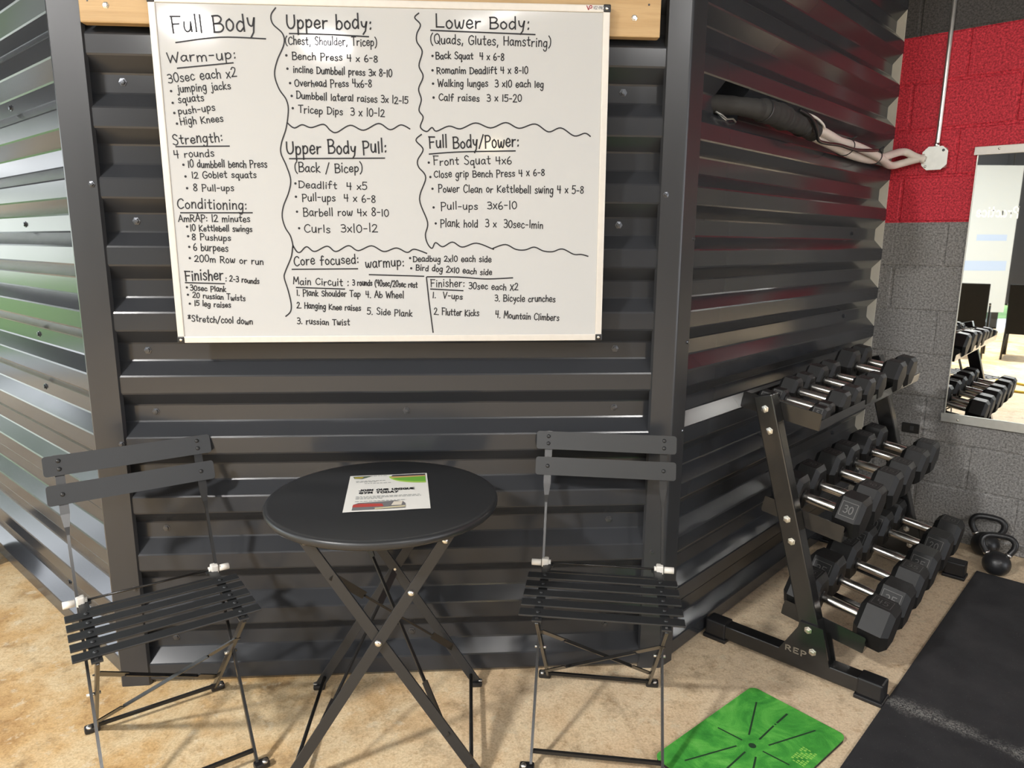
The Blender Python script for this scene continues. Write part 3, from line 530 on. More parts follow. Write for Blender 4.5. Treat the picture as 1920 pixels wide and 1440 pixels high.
# block wall: running-bond relief, painted in bands
def block_material():
    m = bpy.data.materials.new('painted_split_block'); m.use_nodes = True; nt = m.node_tree; b = nt.nodes['Principled BSDF']; L = nt.links.new
    tc = nt.nodes.new('ShaderNodeTexCoord'); sp = nt.nodes.new('ShaderNodeSeparateXYZ'); L(tc.outputs['Object'], sp.inputs[0])
    n = nt.nodes.new('ShaderNodeTexNoise'); n.inputs['Scale'].default_value = 125; n.inputs['Detail'].default_value = 3; n.inputs['Roughness'].default_value = .75; L(tc.outputs['Object'], n.inputs['Vector'])
    def pair(c0, c1):
        r = nt.nodes.new('ShaderNodeValToRGB'); L(n.outputs['Fac'], r.inputs[0]); e = r.color_ramp.elements
        e[0].position = .36; e[0].color = (*c0, 1); e[1].position = .62; e[1].color = (*c1, 1); return r.outputs[0]
    grey = pair((.115, .112, .108), (.33, .322, .31)); red = pair((.27, .007, .018), (.80, .050, .078)); blk = pair((.035, .033, .033), (.095, .090, .087))
    g = nt.nodes.new('ShaderNodeMath'); g.operation = 'GREATER_THAN'; L(sp.outputs['Z'], g.inputs[0]); g.inputs[1].default_value = BAND_LO
    g2 = nt.nodes.new('ShaderNodeMath'); g2.operation = 'GREATER_THAN'; L(sp.outputs['Z'], g2.inputs[0]); g2.inputs[1].default_value = BAND_HI
    m1 = nt.nodes.new('ShaderNodeMixRGB'); L(g.outputs[0], m1.inputs[0]); L(grey, m1.inputs[1]); L(red, m1.inputs[2])
    m2 = nt.nodes.new('ShaderNodeMixRGB'); L(g2.outputs[0], m2.inputs[0]); L(m1.outputs[0], m2.inputs[1]); L(blk, m2.inputs[2])
    L(m2.outputs[0], b.inputs['Base Color']); b.inputs['Roughness'].default_value = .62; b.inputs['Specular IOR Level'].default_value = .35
    n2 = nt.nodes.new('ShaderNodeTexNoise'); n2.inputs['Scale'].default_value = 150; n2.inputs['Detail'].default_value = 5; L(tc.outputs['Object'], n2.inputs['Vector'])
    bp = nt.nodes.new('ShaderNodeBump'); bp.inputs['Strength'].default_value = .5; bp.inputs['Distance'].default_value = .004; L(n2.outputs['Fac'], bp.inputs['Height']); L(bp.outputs[0], b.inputs['Normal'])
    return m
CZ0, COURSE, BLK, JT = 2.2913, .2032, .4064, .008
BAND_HI, BAND_LO = CZ0, CZ0-4*COURSE
M['block'] = block_material()
def block_wall():
    mb = MB(); X1 = 8.6; g = .0034
    rows = list(range(-6, 12))
    for i in rows:
        zt = CZ0-i*COURSE-JT*.25; zb = zt-COURSE+JT*.9
        zb = max(zb, 0)
        if zt <= 0 or zb >= 3.9: continue
        off = .057 if i % 2 else .260
        xs = [off+k*BLK for k in range(-1, int(X1/BLK)+1)]
        for xa in xs:
            a = max(xa+JT*.45, -.14); b = min(xa+BLK-JT*.45, X1)
            if b-a < .02: continue
            c = .0055
            o = [mb.v((x, y, z)) for (x, y, z) in ((a, g, zb), (b, g, zb), (b, g, zt), (a, g, zt), (a+c, 0, zb+c), (b-c, 0, zb+c), (b-c, 0, zt-c), (a+c, 0, zt-c))]
            mb.f([o[4], o[5], o[6], o[7]])
            for q in ((0, 1, 5, 4), (1, 2, 6, 5), (2, 3, 7, 6), (3, 0, 4, 7)): mb.f([o[k] for k in q])
    mb.box((X1/2-.07, g+.06, 1.95), (X1+.14, .12, 3.9))
    o = mb.build('wall_back', M['block']); o.location = D_ORG; o.rotation_euler = (0, 0, D_ANG)
    return tag(o, 'concrete block wall painted black, red and grey', kind='structure')
wd = block_wall()
# far side of the room, seen in the mirror and in the shine of the steel
bw = MB(); bw.box((1.0, ROOM_Y0-.1, 1.95), (14, .2, 3.9)); tag(bw.build('wall_rear', M['backwall']), 'grey wall behind the viewer', kind='structure')
def window(n, x, y0, y1, white=None):
    root = thing('window_%d' % n, 'black framed full-height glazing bay', None, (x, (y0+y1)/2, 0), kind='structure'); h = (y1-y0)/2
    fr = MB()
    for s in (-1, 1): fr.box((0, s*(h-.06), 1.4), (.10, .12, 2.8))
    fr.box((0, 0, 2.74), (.10, 2*h, .12)); fr.box((0, 0, .012), (.10, 2*h, .024))
    fr.build('window_frame', M['mullion'], root)
    return root
ys = [-10.3, -8.4, -6.5, -5.3, -3.5, -1.6, .3, 2.2, 4.1, 6.0]
for i, (a, b) in enumerate(zip(ys, ys[1:])):
    if i != 2: window(i+1, ROOM_X0, a, b)
dk = MB(); dk.box((ROOM_X0, -5.9, 1.6), (.14, 1.2, 2.4)); tag(dk.build('wall_dark_bay', M['mullion']), 'solid dark bay between two glazed bays', kind='structure')
hd = MB(); hd.box((ROOM_X0, -2.1, 3.22), (.16, 17, 1.36)); tag(hd.build('trim_3', M['mullion']), 'dark header above the glazing', kind='structure')
ga = MB(); ga.box((-41.7, -2, -.06), (68.6, 120, .08)); tag(ga.build('lawn', M['grass']), 'bright green lawn outside the glazing', 'lawn', kind='stuff')
pv = MB(); pv.box((-6.55, -2, -.06), (1.7, 60, .08)); tag(pv.build('pavement', M['pave']), 'pale pavement outside the glazing', kind='structure')
def tree(x, y, r, h, sd, label):
    rn = random.Random(sd); root = thing('tree', label, 'tree', (x, y, -.018), group='trees outside the glazing')
    t = MB(); t.tube([(0, 0, 0), (.1, .05, h*.5), (0, .1, h*.9)], [.22, .16, .08], 8); t.build('trunk', mat('bark', (.09, .06, .04), .9), root)
    c = MB(); c.smooth = True
    for k in range(9):
        a = rn.uniform(0, 2*PI); d = rn.uniform(0, r*.7); rr = rn.uniform(.45, .7)*r
        bm = bmesh.new(); bmesh.ops.create_icosphere(bm, subdivisions=3, radius=rr)
        for v in bm.verts: v.co *= 1+.35*noise.noise(v.co*2.2+Vector((k, sd, 0)))
        c.add_bm(bm, Matrix.Translation((math.cos(a)*d, math.sin(a)*d, h+rn.uniform(-.5, .6)*r))); bm.free()
    c.build('crown', M['leaf'], root)
for k, (x, y, r, h) in enumerate([(-39, 21.5, 3.4, 9.2), (-39, 31.5, 4.0, 9.4), (-27, 42, 3.2, 7.4), (-34, -16, 3, 6.4)]):
    tree(x, y, r, h, k, ['leafy tree beyond the lawn, nearest the left wall', 'tallest leafy tree beyond the lawn', 'leafy tree beyond the lawn at the right of the others', 'low leafy tree at the far end of the lawn'][k])
def shed():
    root = thing('white_building', 'long low white building across the lawn', 'building', (-31, 12, -.018))
    b = MB(); b.box((0, 0, 1.6), (5, 44, 3.2)); b.build('wall', mat('white_render', (.78, .78, .76), .8), root)
    r = MB(); r.box((0, 0, 3.5), (5.6, 44.6, .6)); r.build('roof', mat('grey_roof', (.30, .31, .33), .7), root)
shed()
# lamps ------------------------------------------------------------------
def high_bay(k, x, y, w, col, z):
    root = thing('high_bay_lamp', 'round high-bay lamp hanging from the dark ceiling, %s' % ['nearest the left glazing but one', 'nearest the left glazing', 'added fill light far back on the left', 'warm one by the rear wall', 'over the aisle left of the whiteboard', 'added fill light on the right'][k], 'ceiling lamp', (x, y, z), group='high-bay lamps')
    s = MB(); s.lathe([(.05, .16), (.12, .13), (.25, .02), (.26, -.005), (.245, -.005), (.235, .012)], 32, capB=False); s.build('lamp_shade', M['mullion'], root)
    d = MB(); d.lathe([(.23, .008), (.001, .006)], 32, capA=False, capB=False); d.build('diffuser', M['white_plastic'], root)
    r = MB(); r.cyl((0, 0, .15), (0, 0, CEIL-z), .012, 8); r.build('hanging_rod', M['mullion'], root)
    l = bpy.data.lights.new('lamp', 'AREA'); l.shape = 'DISK'; l.size = .42; l.energy = w; l.color = col
    lo = bpy.data.objects.new('bulb', l); C.objects.link(lo); lo.parent = root; lo.location = (0, 0, -.012)
for k, a in enumerate(HIGH_BAYS): high_bay(k, *a)
def batten(k, x, y, ln, w):
    root = thing('led_batten', ['long LED batten hanging over the aisle nearest the ribbed walls', 'short LED batten, nearest the block wall in its slanting row', 'short LED batten, second from the block wall in its row', 'short LED batten, middle one of its slanting row', 'short LED batten, fourth from the block wall in its row', 'short LED batten, farthest from the block wall in its row'][k], 'ceiling lamp', (x, y, 3.5), (0, 0, R(-45)), group='LED battens')
    b = MB(); b.box((0, 0, .035), (.20, ln, .06), bev=.005); b.build('housing', M['mullion'], root)
    d = MB(); d.box((0, 0, .004), (.18, ln-.02, .006)); d.build('diffuser', M['white_plastic'], root)
    for s in (-1, 1):
        r = MB(); r.cyl((0, s*ln*.38, .06), (0, s*ln*.38, CEIL-3.5), .004, 6); r.build('hanging_wire', M['mullion'], root)
    l = bpy.data.lights.new('batten', 'AREA'); l.shape = 'RECTANGLE'; l.size = .18; l.size_y = ln-.02; l.energy = w; l.color = (1, .97, .93)
    lo = bpy.data.objects.new('tube', l); C.objects.link(lo); lo.parent = root; lo.location = (0, 0, -.004)
for k, a in enumerate(BATTENS): batten(k, *a)
# ------------------------------------------------------------------ whiteboard and its plank
BW, BH = 1.2, .9
def whiteboard():
    root = thing('whiteboard', 'large white dry-erase board covered in handwritten workouts', 'whiteboard', (.6036, -.050, 1.5455), (0, R(-.2536), R(-.3)))
    p = MB(); p.box((0, .006, 0), (BW-.02, .012, BH-.02)); p.build('writing_panel', M['white_board'], root)
    fw = .0185
    def rail(a, b, n):
        f = MB(); f.bar(a, b, fw, .017, up=(0, 1, 0), bev=.0025); f.build(n, M['alu'], root)
    e = fw/2
    rail((-BW/2+.012, .005, BH/2-e), (BW/2-.012, .005, BH/2-e), 'frame_rail'); rail((-BW/2+.012, .005, -BH/2+e), (BW/2-.012, .005, -BH/2+e), 'frame_rail')
    rail((-BW/2+e, .005, -BH/2+.012), (-BW/2+e, .005, BH/2-.012), 'frame_rail'); rail((BW/2-e, .005, -BH/2+.012), (BW/2-e, .005, BH/2-.012), 'frame_rail')
    for sx in (-1, 1):
        for sz in (-1, 1):
            c = MB(); c.box((sx*(BW/2-.0085), .005, sz*(BH/2-.0085)), (.021, .0195, .021), bev=.004); cc = c.build('corner_cap', M['black_plastic'], root)
            sc_ = MB(); sc_.lathe([(.0045, 0), (.004, .0015), (.001, .002)], 12, Matrix.Translation((sx*(BW/2-.009), -.0048, sz*(BH/2-.009))) @ Matrix.Rotation(R(90), 4, 'X')); sc_.build('cap_screw', M['zinc'], cc)
    rn = random.Random(7); fn = lambda u, v: (u, -.0007, v)
    w = MB()
    for txt, x0, y0, x1, y1, cap, dot in WRITING:
        st = text_strokes(txt, x0, y0, x1, y1, cap, 5, 1.5, .07, rn)
        ribbon(w, st, min(.0044, max(.0028, cap*.13)), fn)
        if dot:
            c = w.v(fn(*dot)); ring = [w.v(fn(dot[0]+.0034*math.cos(a*PI/4), dot[1]+.0034*math.sin(a*PI/4))) for a in range(8)]
            for a in range(8): w.f([c, ring[a], ring[(a+1) % 8]])
    for sm, pts in LINES: ribbon(w, [_spline(pts, 6) if sm else pts], .0036, fn)
    w.build('handwriting', M['ink'], root)
    lg = MB(); fl_ = lambda u, v: (u, -.0042, v)
    ribbon(lg, text_strokes('VIZ-PRO', .5545, .4385, .5825, .4385, .0072), .0010, fl_); lg.build('maker_lettering', M['screw'], root)
    l2 = MB(); ribbon(l2, [[(.5365, .4465), (.5405, .4375), (.5425, .4385)], _spline([(.5415, .437), (.5445, .446), (.5495, .4465), (.5500, .442), (.5455, .4405)], 5)], .0022, fl_)
    l2.build('maker_mark', mat('red_ink', (.32, .01, .03), .5), root)
whiteboard()
def plank():
    root = thing('wooden_plank', 'pale pine plank screwed to the ribbed wall behind the whiteboard', 'plank', (.584, -.0165, 1.997))
    b = MB(); b.box((0, 0, 0), (1.524, .031, .140), bev=.004); b.build('timber', M['wood'], root)
    for x, z in ((-.694, -.028), (.689, -.022)):
        s = MB(); m = Matrix.Translation((x, -.0155, z)) @ Matrix.Rotation(R(90), 4, 'X'); s.lathe([(.009, 0), (.0085, .001), (.0055, .002), (.005, .005)], 6, m, smooth=False); s.build('screw', M['zinc'], root)
    kn = MB(); m = Matrix.Translation((.728, -.0157, .012)) @ Matrix.Rotation(R(90), 4, 'X'); kn.lathe([(.003, 0), (.0028, .0004)], 8, m); kn.build('nail_hole', M['black_plastic'], root)
    nk = MB(); nk.bar((-.739, -.0158, -.02), (-.7365, -.0158, .012), .0035, .0006, up=(0, 1, 0)); nk.build('split', M['black_plastic'], root)
plank()

# ------------------------------------------------------------------ bistro chairs (local: x sideways, -y the way the sitter faces)
def bistro_chair(loc, rz, label):
    root = thing('bistro_chair', label, 'chair', loc, (0, 0, rz), 'folding slatted bistro chairs')
    def rivet(parent, x, y, z, nrm=(0, -1, .15), r=.006, name='rivet', mt='chair'):
        d = Vector(nrm).normalized(); q = Vector((0, 0, 1)).rotation_difference(d).to_matrix().to_4x4()
        b = MB(); b.lathe([(r, 0), (r*.9, r*.35), (r*.5, r*.6), (.0004, r*.68)], 12, Matrix.Translation((x, y, z)) @ q); b.build(name, M[mt], parent)
    XP, XL = .172, .160
    B1, B2, TW, KN, FF = (.175, .788), (.152, .714), (.127, .640), (.045, .446), (-.263, .010)
    lean = Vector((0, B1[0]-B2[0], B1[1]-B2[1])).normalized(); nrm = Vector((0, -lean.z, lean.y))
    for k, ((y, z), h) in enumerate(((B1, .054), (B2, .054))):
        b = MB(); m = Matrix((Vector((1, 0, 0)), nrm*-1, lean)).transposed().to_4x4(); m.translation = (0, y-.006, z)
        n = 8; pts = []
        rr = .008; hx, hz = .208, h/2
        for cx, cz, a0 in ((hx-rr, hz-rr, 0), (-hx+rr, hz-rr, 90), (-hx+rr, -hz+rr, 180), (hx-rr, -hz+rr, 270)):
            for j in range(5): a = R(a0+j*22.5); pts.append((cx+rr*math.cos(a), cz+rr*math.sin(a)))
        b.prism(pts, -.0045, .0045, m @ Matrix.Rotation(R(90), 4, 'X')); s = b.build('back_slat', M['chair'], root)
        for sx in (-1, 1):
            for dz in ((.012, -.010) if k == 0 else (.0,)): rivet(s, sx*XP, *( (Vector((y-.006, z))+Vector((lean.y, lean.z))*dz+Vector((nrm.y, nrm.z))*.0045)), nrm=nrm)
    for sx in (-1, 1):
        x = sx*XP
        g = MB()          # one long bar from the back slats down to the front foot: flat above, twisted edge-on below
        def sec(p, w, t, d):
            d = Vector(d).normalized(); side = Vector((1, 0, 0)); nn = d.cross(side)
            return [g.v(Vector(p)+side*a*w/2+nn*b*t/2) for a, b in ((-1, -1), (1, -1), (1, 1), (-1, 1))]
        up = Vector((0, B1[0]-KN[0], B1[1]-KN[1])); dn = Vector((0, KN[0]-FF[0], KN[1]-FF[1]))
        secs = [sec((x, .188, .812), .022, .006, up), sec((x, .152, .706), .022, .006, up), sec((x, TW[0]+.008, TW[1]+.022), .022, .006, up), sec((x, TW[0]-.004, TW[1]-.010), .013, .009, up),
                sec((x, TW[0]-.012, TW[1]-.030), .007, .014, up), sec((x, *KN), .007, .014, up), sec((x, FF[0], FF[1]), .007, .014, dn)]
        for a, b in zip(secs, secs[1:]):
            for k in range(4): g.f([a[k], a[(k+1) % 4], b[(k+1) % 4], b[k]])
        g.f(secs[0][::-1]); g.f(secs[-1]); g.build('front_leg', M['rod'], root)
        f = MB(); f.box((x+sx*.010, FF[0]-.004, .010), (.040, .026, .018), bev=.006); fc = f.build('foot_cap', M['black_plastic'], root); rivet(fc, x+sx*.018, FF[0]-.010, .019, (0, -.3, 1), .0085, 'foot_rivet', 'steel_band')
        xl = sx*XL; rl = MB(); rl.bar((xl, -.285, .448), (xl, .151, .012), .009, .018, up=(0, .7, .7), bev=.002); rl.build('rear_leg', M['rod'], root)
        f = MB(); f.box((xl+sx*.010, .153, .010), (.040, .026, .018), bev=.006); fc = f.build('foot_cap', M['black_plastic'], root); rivet(fc, xl+sx*.017, .147, .019, (0, -.3, 1), .0085, 'foot_rivet', 'steel_band')
        p = MB(); p.cyl((sx*(XL-.010), -.082+.0, .2515), (sx*(XP+.010), -.082, .2515), .0045, 10); p.build('pivot_bolt', M['zinc'], root)
        rb = MB(); rb.bar((xl, .030, .444), (xl, -.290, .4475), .024, .005, up=(0, 0, 1), bev=.001); rb.bar((xl-sx*.006, .030, .444), (xl-sx*.006, .048, .4475), .024, .004, up=(0, 0, 1)); rb.build('seat_rail', M['chair'], root)
        c = MB(); m = Matrix.Translation((x+sx*.004, .043, .449)); c.box((-sx*.010, 0, 0), (.020, .022, .030), m, bev=.004); c.cyl(m @ Vector((sx*.002, 0, 0)), m @ Vector((sx*.030, 0, 0)), .0095, 12); c.cyl(m @ Vector((-sx*.018, 0, .002)), m @ Vector((-sx*.026, 0, .002)), .0075, 12)
        c.build('hinge_clip', M['white_plastic'], root)
    for k in range(5):
        y = -.052-k*.0515; s = MB(); s.box((0, y, .4535), (.414, .034, .005), bev=.0015); so = s.build('seat_slat', M['chair'], root)
        for sx in (-1, 1): rivet(so, sx*XL, y, .4558, (0, 0, 1), .006)
    r1 = MB(); r1.cyl((-.15, .043, .450), (.15, .043, .450), .0032, 8); r1.build('hinge_rod', M['rod'], root)
    r2 = MB(); r2.bar((-.156, -.012, .4475), (.156, -.012, .4475), .012, .004); r2.build('seat_crossbar', M['chair'], root)
    r3 = MB(); r3.bar((-.158, .136, .026), (.158, .136, .026), .009, .009); r3.build('stretcher', M['rod'], root)
    r4 = MB(); r4.bar((-.168, -.240, .040), (.168, -.240, .040), .009, .009); r4.build('stretcher', M['rod'], root)
    def onleg(x, z): f = (z-.012)/(.448-.012); return Vector((x, .151-.436*f, z))
    for sx in (-1, 1):     # crossed braces between the rear legs: flat at the ends, twisted thin in the middle
        a = onleg(-sx*XL, .36); b = onleg(sx*XL, .075); g = MB(); d = b-a; off = Vector((0, .006*sx, .006*sx))
        up = Vector((0, .7, .7)); g.bar(a+off, a+d*.2+off, .022, .003, up=up); g.bar(a+d*.2+off, a+d*.8+off, .005, .009, up=up); g.bar(a+d*.8+off, b+off, .022, .003, up=up)
        g.build('cross_brace', M['rod'], root)
    return root
bistro_chair((1.196, -.219, 0), -.200, 'folding bistro chair with black slats, standing near the right corner trim and the green mat')
bistro_chair((-.034, -.258, 0), .551, 'folding bistro chair with black slats, turned toward the table on its left side')

# ------------------------------------------------------------------ bistro table
def bistro_table():
    root = thing('bistro_table', 'round black folding bistro table with crossed legs and a flyer on it', 'table', (.591, -.290, 0), (0, 0, -.009))
    t = MB(); t.lathe([(.0005, .7115), (.288, .7115), (.292, .7), (.297, .6985), (.3005, .703), (.3015, .710), (.3, .7165), (.296, .7195), (.288, .7205), (.0005, .7205)], 96, capA=False, capB=False)
    t.build('tabletop', M['table'], root)
    UT, UB, ZT, V = .183, .253, .694, .206; off = .027
    def leg(sg, v, z): f = 1-z/ZT; return Vector((sg*(UT-(UT+UB)*f), v, z))
    bolts = MB()
    for fr_, sg in ((0, -1), (1, 1)):            # frame 0 leans from top left to bottom right
        for sv in (-1, 1):
            v = off+sv*(V-(.007 if fr_ == 0 else 0)*1.0) ; v = off+sv*(V-(.0085 if fr_ == 0 else 0))
            g = MB(); a = leg(sg, v, ZT-.008); b = leg(sg, v, .012); g.bar(a, b, .028, .0075, up=(0, 1, 0), bev=.0015); g.build('leg', M['table'], root)
            f = MB(); f.box((b.x, v, .009), (.036, .026, .017), bev=.006); fc = f.build('foot_cap', M['black_plastic'], root)
            r = MB(); r.lathe([(.008, 0), (.006, .003), (.001, .004)], 12, Matrix.Translation((b.x-sg*.012, v-sv*.0, .0175))); r.build('foot_rivet', M['steel_band'], fc)
            bo = MB(); q = Matrix.Translation((leg(sg, v, ZT-.024).x, v-.0045, ZT-.024)) @ Matrix.Rotation(R(90), 4, 'X'); bo.lathe([(.0085, 0), (.008, .003), (.004, .006), (.0005, .0065)], 14, q); bo.build('top_bolt', M['zinc'], root)
        vn, vf = off-V+.004, off+V-.004
        rd = MB(); rd.cyl((leg(sg, 0, .04).x, vn, .04), (leg(sg, 0, .04).x, vf, .04), .0055, 10); rd.build('foot_rod', M['rod'], root)
        rt = MB(); rt.bar((leg(sg, 0, .692).x, vn-.004, .700), (leg(sg, 0, .692).x, vf+.004, .700), .026, .012, bev=.002); rt.build('top_rail', M['table'], root)
        for sw in ((-1, 1) if fr_ == 0 else (1,)):
            a = leg(sg, vn if sw > 0 else vf, .58 if fr_ == 0 else .33); b = leg(sg, vf if sw > 0 else vn, .13 if fr_ == 0 else .15)
            if fr_ == 1: a, b = leg(sg, vf, .40), leg(sg, vn, .12)
            d = b-a; up = Vector((.75, 0, .65*(-sg)*-1)); sd = Vector((.004*sw, 0, 0)); g = MB()
            g.bar(a+sd, a+d*.22+sd, .020, .003, up=up); g.bar(a+d*.22+sd, a+d*.78+sd, .005, .009, up=up); g.bar(a+d*.78+sd, b+sd, .020, .003, up=up); g.build('cross_brace', M['rod'], root)
    zp = ZT*(1-UT/(UT+UB))
    bb = MB(); p = leg(1, 0, .535); bb.lathe([(.0085, 0), (.008, .003), (.004, .006), (.0005, .0065)], 14, Matrix.Translation((p.x, off-V-.004, .535)) @ Matrix.Rotation(R(90), 4, 'X')); bb.build('brace_bolt', M['zinc'], root)
    p = leg(-1, 0, .575); bb = MB(); bb.lathe([(.0085, 0), (.008, .003), (.004, .006), (.0005, .0065)], 14, Matrix.Translation((p.x, off+V-.013, .575)) @ Matrix.Rotation(R(90), 4, 'X')); bb.build('brace_bolt', M['zinc'], root)
    for sv in (-1, 1):
        bo = MB(); y = off+sv*V; q = Matrix.Translation((0, y-.004, zp)) @ Matrix.Rotation(R(90), 4, 'X'); bo.lathe([(.0095, 0), (.009, .003), (.005, .0065), (.0005, .0072)], 14, q); bo.cyl((0, y-.004, zp), (0, y+.0125*(-sv), zp), .004, 8); bo.build('pivot_bolt', M['zinc'], root)
bistro_table()
def flyer():
    c = Vector((.6005, -.2635, .7212)); rz = math.atan2(.018, .217)
    root = thing('flyer', 'white printed gym flyer with green and red photos lying on the table', 'flyer', c, (0, 0, rz)); W, H = .2159, .2794
    p = MB(); n = 10
    g = [[p.v((-W/2+W*i/n, -H/2+H*j/n, .0004+.0006*math.sin(i*.9)*math.cos(j*.7)**2*(1 if j in (0, n) else .3))) for i in range(n+1)] for j in range(n+1)]
    for j in range(n):
        for i in range(n): p.f([g[j][i], g[j][i+1], g[j+1][i+1], g[j+1][i]])
    p.build('sheet', M['paper'], root)
    Z = .00145; fn = lambda u, v: (u*W-W/2, H/2-v*H, Z)
    def poly(mb, pts): mb.f([mb.v(fn(*q)) for q in pts])
    hd_ = MB()
    for t, x0, x1, v in (('JOIN OUR UNIQUE', .15, .82, .475), ('GYM TODAY', .155, .62, .548)):
        st = text_strokes(t, x0*W, 0, x1*W, 0, .0125, 4, 2.6); ribbon(hd_, [[(u/1.0, w) for u, w in s] for s in st], .0036, lambda u, w, v=v: (u-W/2, H/2-v*H+w, Z))
    hd_.build('headline', M['ink'], root)
    sm = MB()
    rn = random.Random(2)
    for v, x0, x1 in ((.03, .24, .48), (.175, .09, .46), (.205, .09, .36), (.25, .2, .54), (.62, .12, .9), (.65, .12, .9), (.68, .12, .45), (.745, .12, .72)):
        x = x0
        while x < x1:
            w = rn.uniform(.02, .05); poly(sm, [(x, v), (min(x+w, x1), v), (min(x+w, x1), v+.012), (x, v+.012)]); x += w+.012
    sm.build('small_print', mat('grey_print', (.30, .31, .31), .7), root)
    def oval(cx, cy, rx, ry, a0, a1, clipx=.975):
        return [(min(cx+rx*math.cos(R(a0+(a1-a0)*k/24)), clipx), cy+ry*math.sin(R(a0+(a1-a0)*k/24))) for k in range(25)]
    def photo(name, fills):
        for nm, pts, col, dz in fills:
            b = MB(); b.f([b.v((u*W-W/2, H/2-v*H, Z+dz)) for u, v in pts][::-1]); b.build(nm, mat(nm+'_print', col, .6), root)
    photo('a', [('lime_border', oval(.975, .07, .47, .225, 90, 180)+[(.975, .03), (.975, .03)], (.40, .62, .10), 0), ('green_photo', oval(.975, .07, .45, .19, 90, 172)+[(.54, .085), (.975, .085)], (.16, .42, .05), .0001),
                ('dark_photo_band', [(.53, .075), (.55, .03), (.975, .025), (.975, .085)], (.05, .04, .06), .0002), ('tan_photo_band', [(.53, .08), (.975, .075), (.975, .105), (.54, .125)], (.62, .40, .16), .0003)])
    photo('b', [('grey_photo', [(.10, .97), (.105, .83), (.16, .79), (.60, .765), (.68, .79), (.71, .84), (.71, .955)], (.17, .165, .17), 0), ('red_photo_band', [(.105, .83), (.2, .81), (.44, .83), (.46, .90), (.10, .895)], (.45, .06, .05), .0001),
                ('pale_photo_panel', [(.545, .885), (.575, .79), (.68, .785), (.665, .885)], (.72, .66, .55), .0002), ('floor_photo_band', [(.36, .93), (.71, .90), (.71, .935), (.36, .965)], (.62, .56, .36), .0003)])
    photo('c', [('crest', [(.04, .035), (.24, .03), (.27, .045), (.2, .09), (.16, .115), (.06, .10)], (.10, .14, .10), 0), ('gold_crest_band', [(.055, .06), (.18, .055), (.16, .095), (.07, .088)], (.55, .42, .05), .0001)])
flyer()

# ------------------------------------------------------------------ dumbbell rack: local x along the rack, local -y out from the wall
RK_O, RK_A = Vector((1.6567, .1697, 0)), .75566
TILT = .14186
TIERS = {'top': (.054, .895, .195, .052), 'mid': (.153, .553, .295, .057), 'low': (.248, .212, .388, .062)}
def W2(s, t, z): return Vector((t, -s, z))
def rack():
    root = thing('dumbbell_rack', 'black three-tier steel rack holding the dumbbells along the ribbed wall', 'rack', RK_O, (0, 0, RK_A))
    ct, st = math.cos(TILT), math.sin(TILT)
    for e, t0 in ((0, 0.0), (1, 1.13)):
        ft = MB(); ft.box((t0+.035, -.29, .040), (.052, .54, .050), bev=.004); ft.build('base_foot', M['rack'], root)
        for s in (.035, .545):
            c = MB(); c.box((t0+.035, -s, .041), (.060, .075, .058), bev=.006); c.box((t0+.035, -s, .007), (.072, .085, .014), bev=.004); c.build('rubber_end_cap', M['black_plastic'], root)
        u = MB(); a = W2(.399-.289*.055, t0+.035, .055); b = W2(.399-.289*.900, t0+.035, .900); u.bar(a, b, .05, .062, up=(0, 1, 0), bev=.004); u.build('upright', M['rack'], root)
        gs = MB(); pl = [(-.262, .064), (-.425, .064), (-.395, .185), (-.322, .185), (-.318, .165)]
        for x0 in (t0+.004, t0+.062):
            m = Matrix(((0, 0, 1, 0), (1, 0, 0, 0), (0, 1, 0, 0), (0, 0, 0, 1))); gs.prism(pl, x0-.003, x0+.003, m)
        gs.build('gusset_plate', M['rack'], root)
        for z in (.858, .789, .512, .442, .166, .097):
            for xo, sg in ((t0+.009 if z > .2 else t0+.0005, -1),):
                m = Matrix.Translation(W2(.399-.289*z, xo, z)) @ Matrix.Rotation(R(-90), 4, 'Y'); bo = MB(); bo.lathe([(.0125, 0), (.0125, .0015), (.0095, .002), (.009, .0065), (.004, .0075)], 6, m, smooth=False); bo.build('hex_bolt', M['zinc'], root)
    lm = MB(); ribbon(lm, text_strokes('REP', .285, .072, .352, .072, .017, 5, 3.0), .0042, lambda u, v: (.0003, -u, v)); lm.build('maker_cutout', mat('floor_through_letters', (.16, .135, .10), .7), root)  # surface letters coloured like the floor showing through cut-outs
    for k, (ps, pz, sc, hl) in TIERS.items():
        X0, X1 = .062, 1.138
        m = Matrix.Translation((0, -ps, pz)) @ Matrix.Rotation(TILT, 4, 'X')          # local y runs back, so the tray dips outward
        for nm, ya, yb, lip in (('rear_rail', 0, -.055, 0), ('front_rail', -.206, -.261, -.261)):
            r = MB(); xm = (X0+X1)/2+(.04 if nm == 'front_rail' else 0); r.box((xm, (ya+yb)/2, -.0535), (X1-X0+(.08 if nm == 'front_rail' else 0), .055, .004), m); r.box((xm, lip, -.037), (X1-X0+(.08 if nm == 'front_rail' else 0), .004, .034), m); r.build(nm, M['rack'], root)
        for x in (X0, X1):
            ep = MB(); ep.prism([(-.0, -.003), (-.0, -.052), (-.004, -.0545), (-.257, -.0545), (-.261, -.052), (-.261, -.003), (-.257, 0), (-.004, 0)], x-.002, x+.002, m @ Matrix(((0, 0, 1, 0), (1, 0, 0, 0), (0, 1, 0, 0), (0, 0, 0, 1)))); ep.build('tray_end', M['rack'], root)
        cb = MB()
        for x in (.35, .62, .90): cb.box((x, -.13, -.0575), (.03, .20, .004), m)
        cb.build('tray_strap', M['rack'], root)
rack()
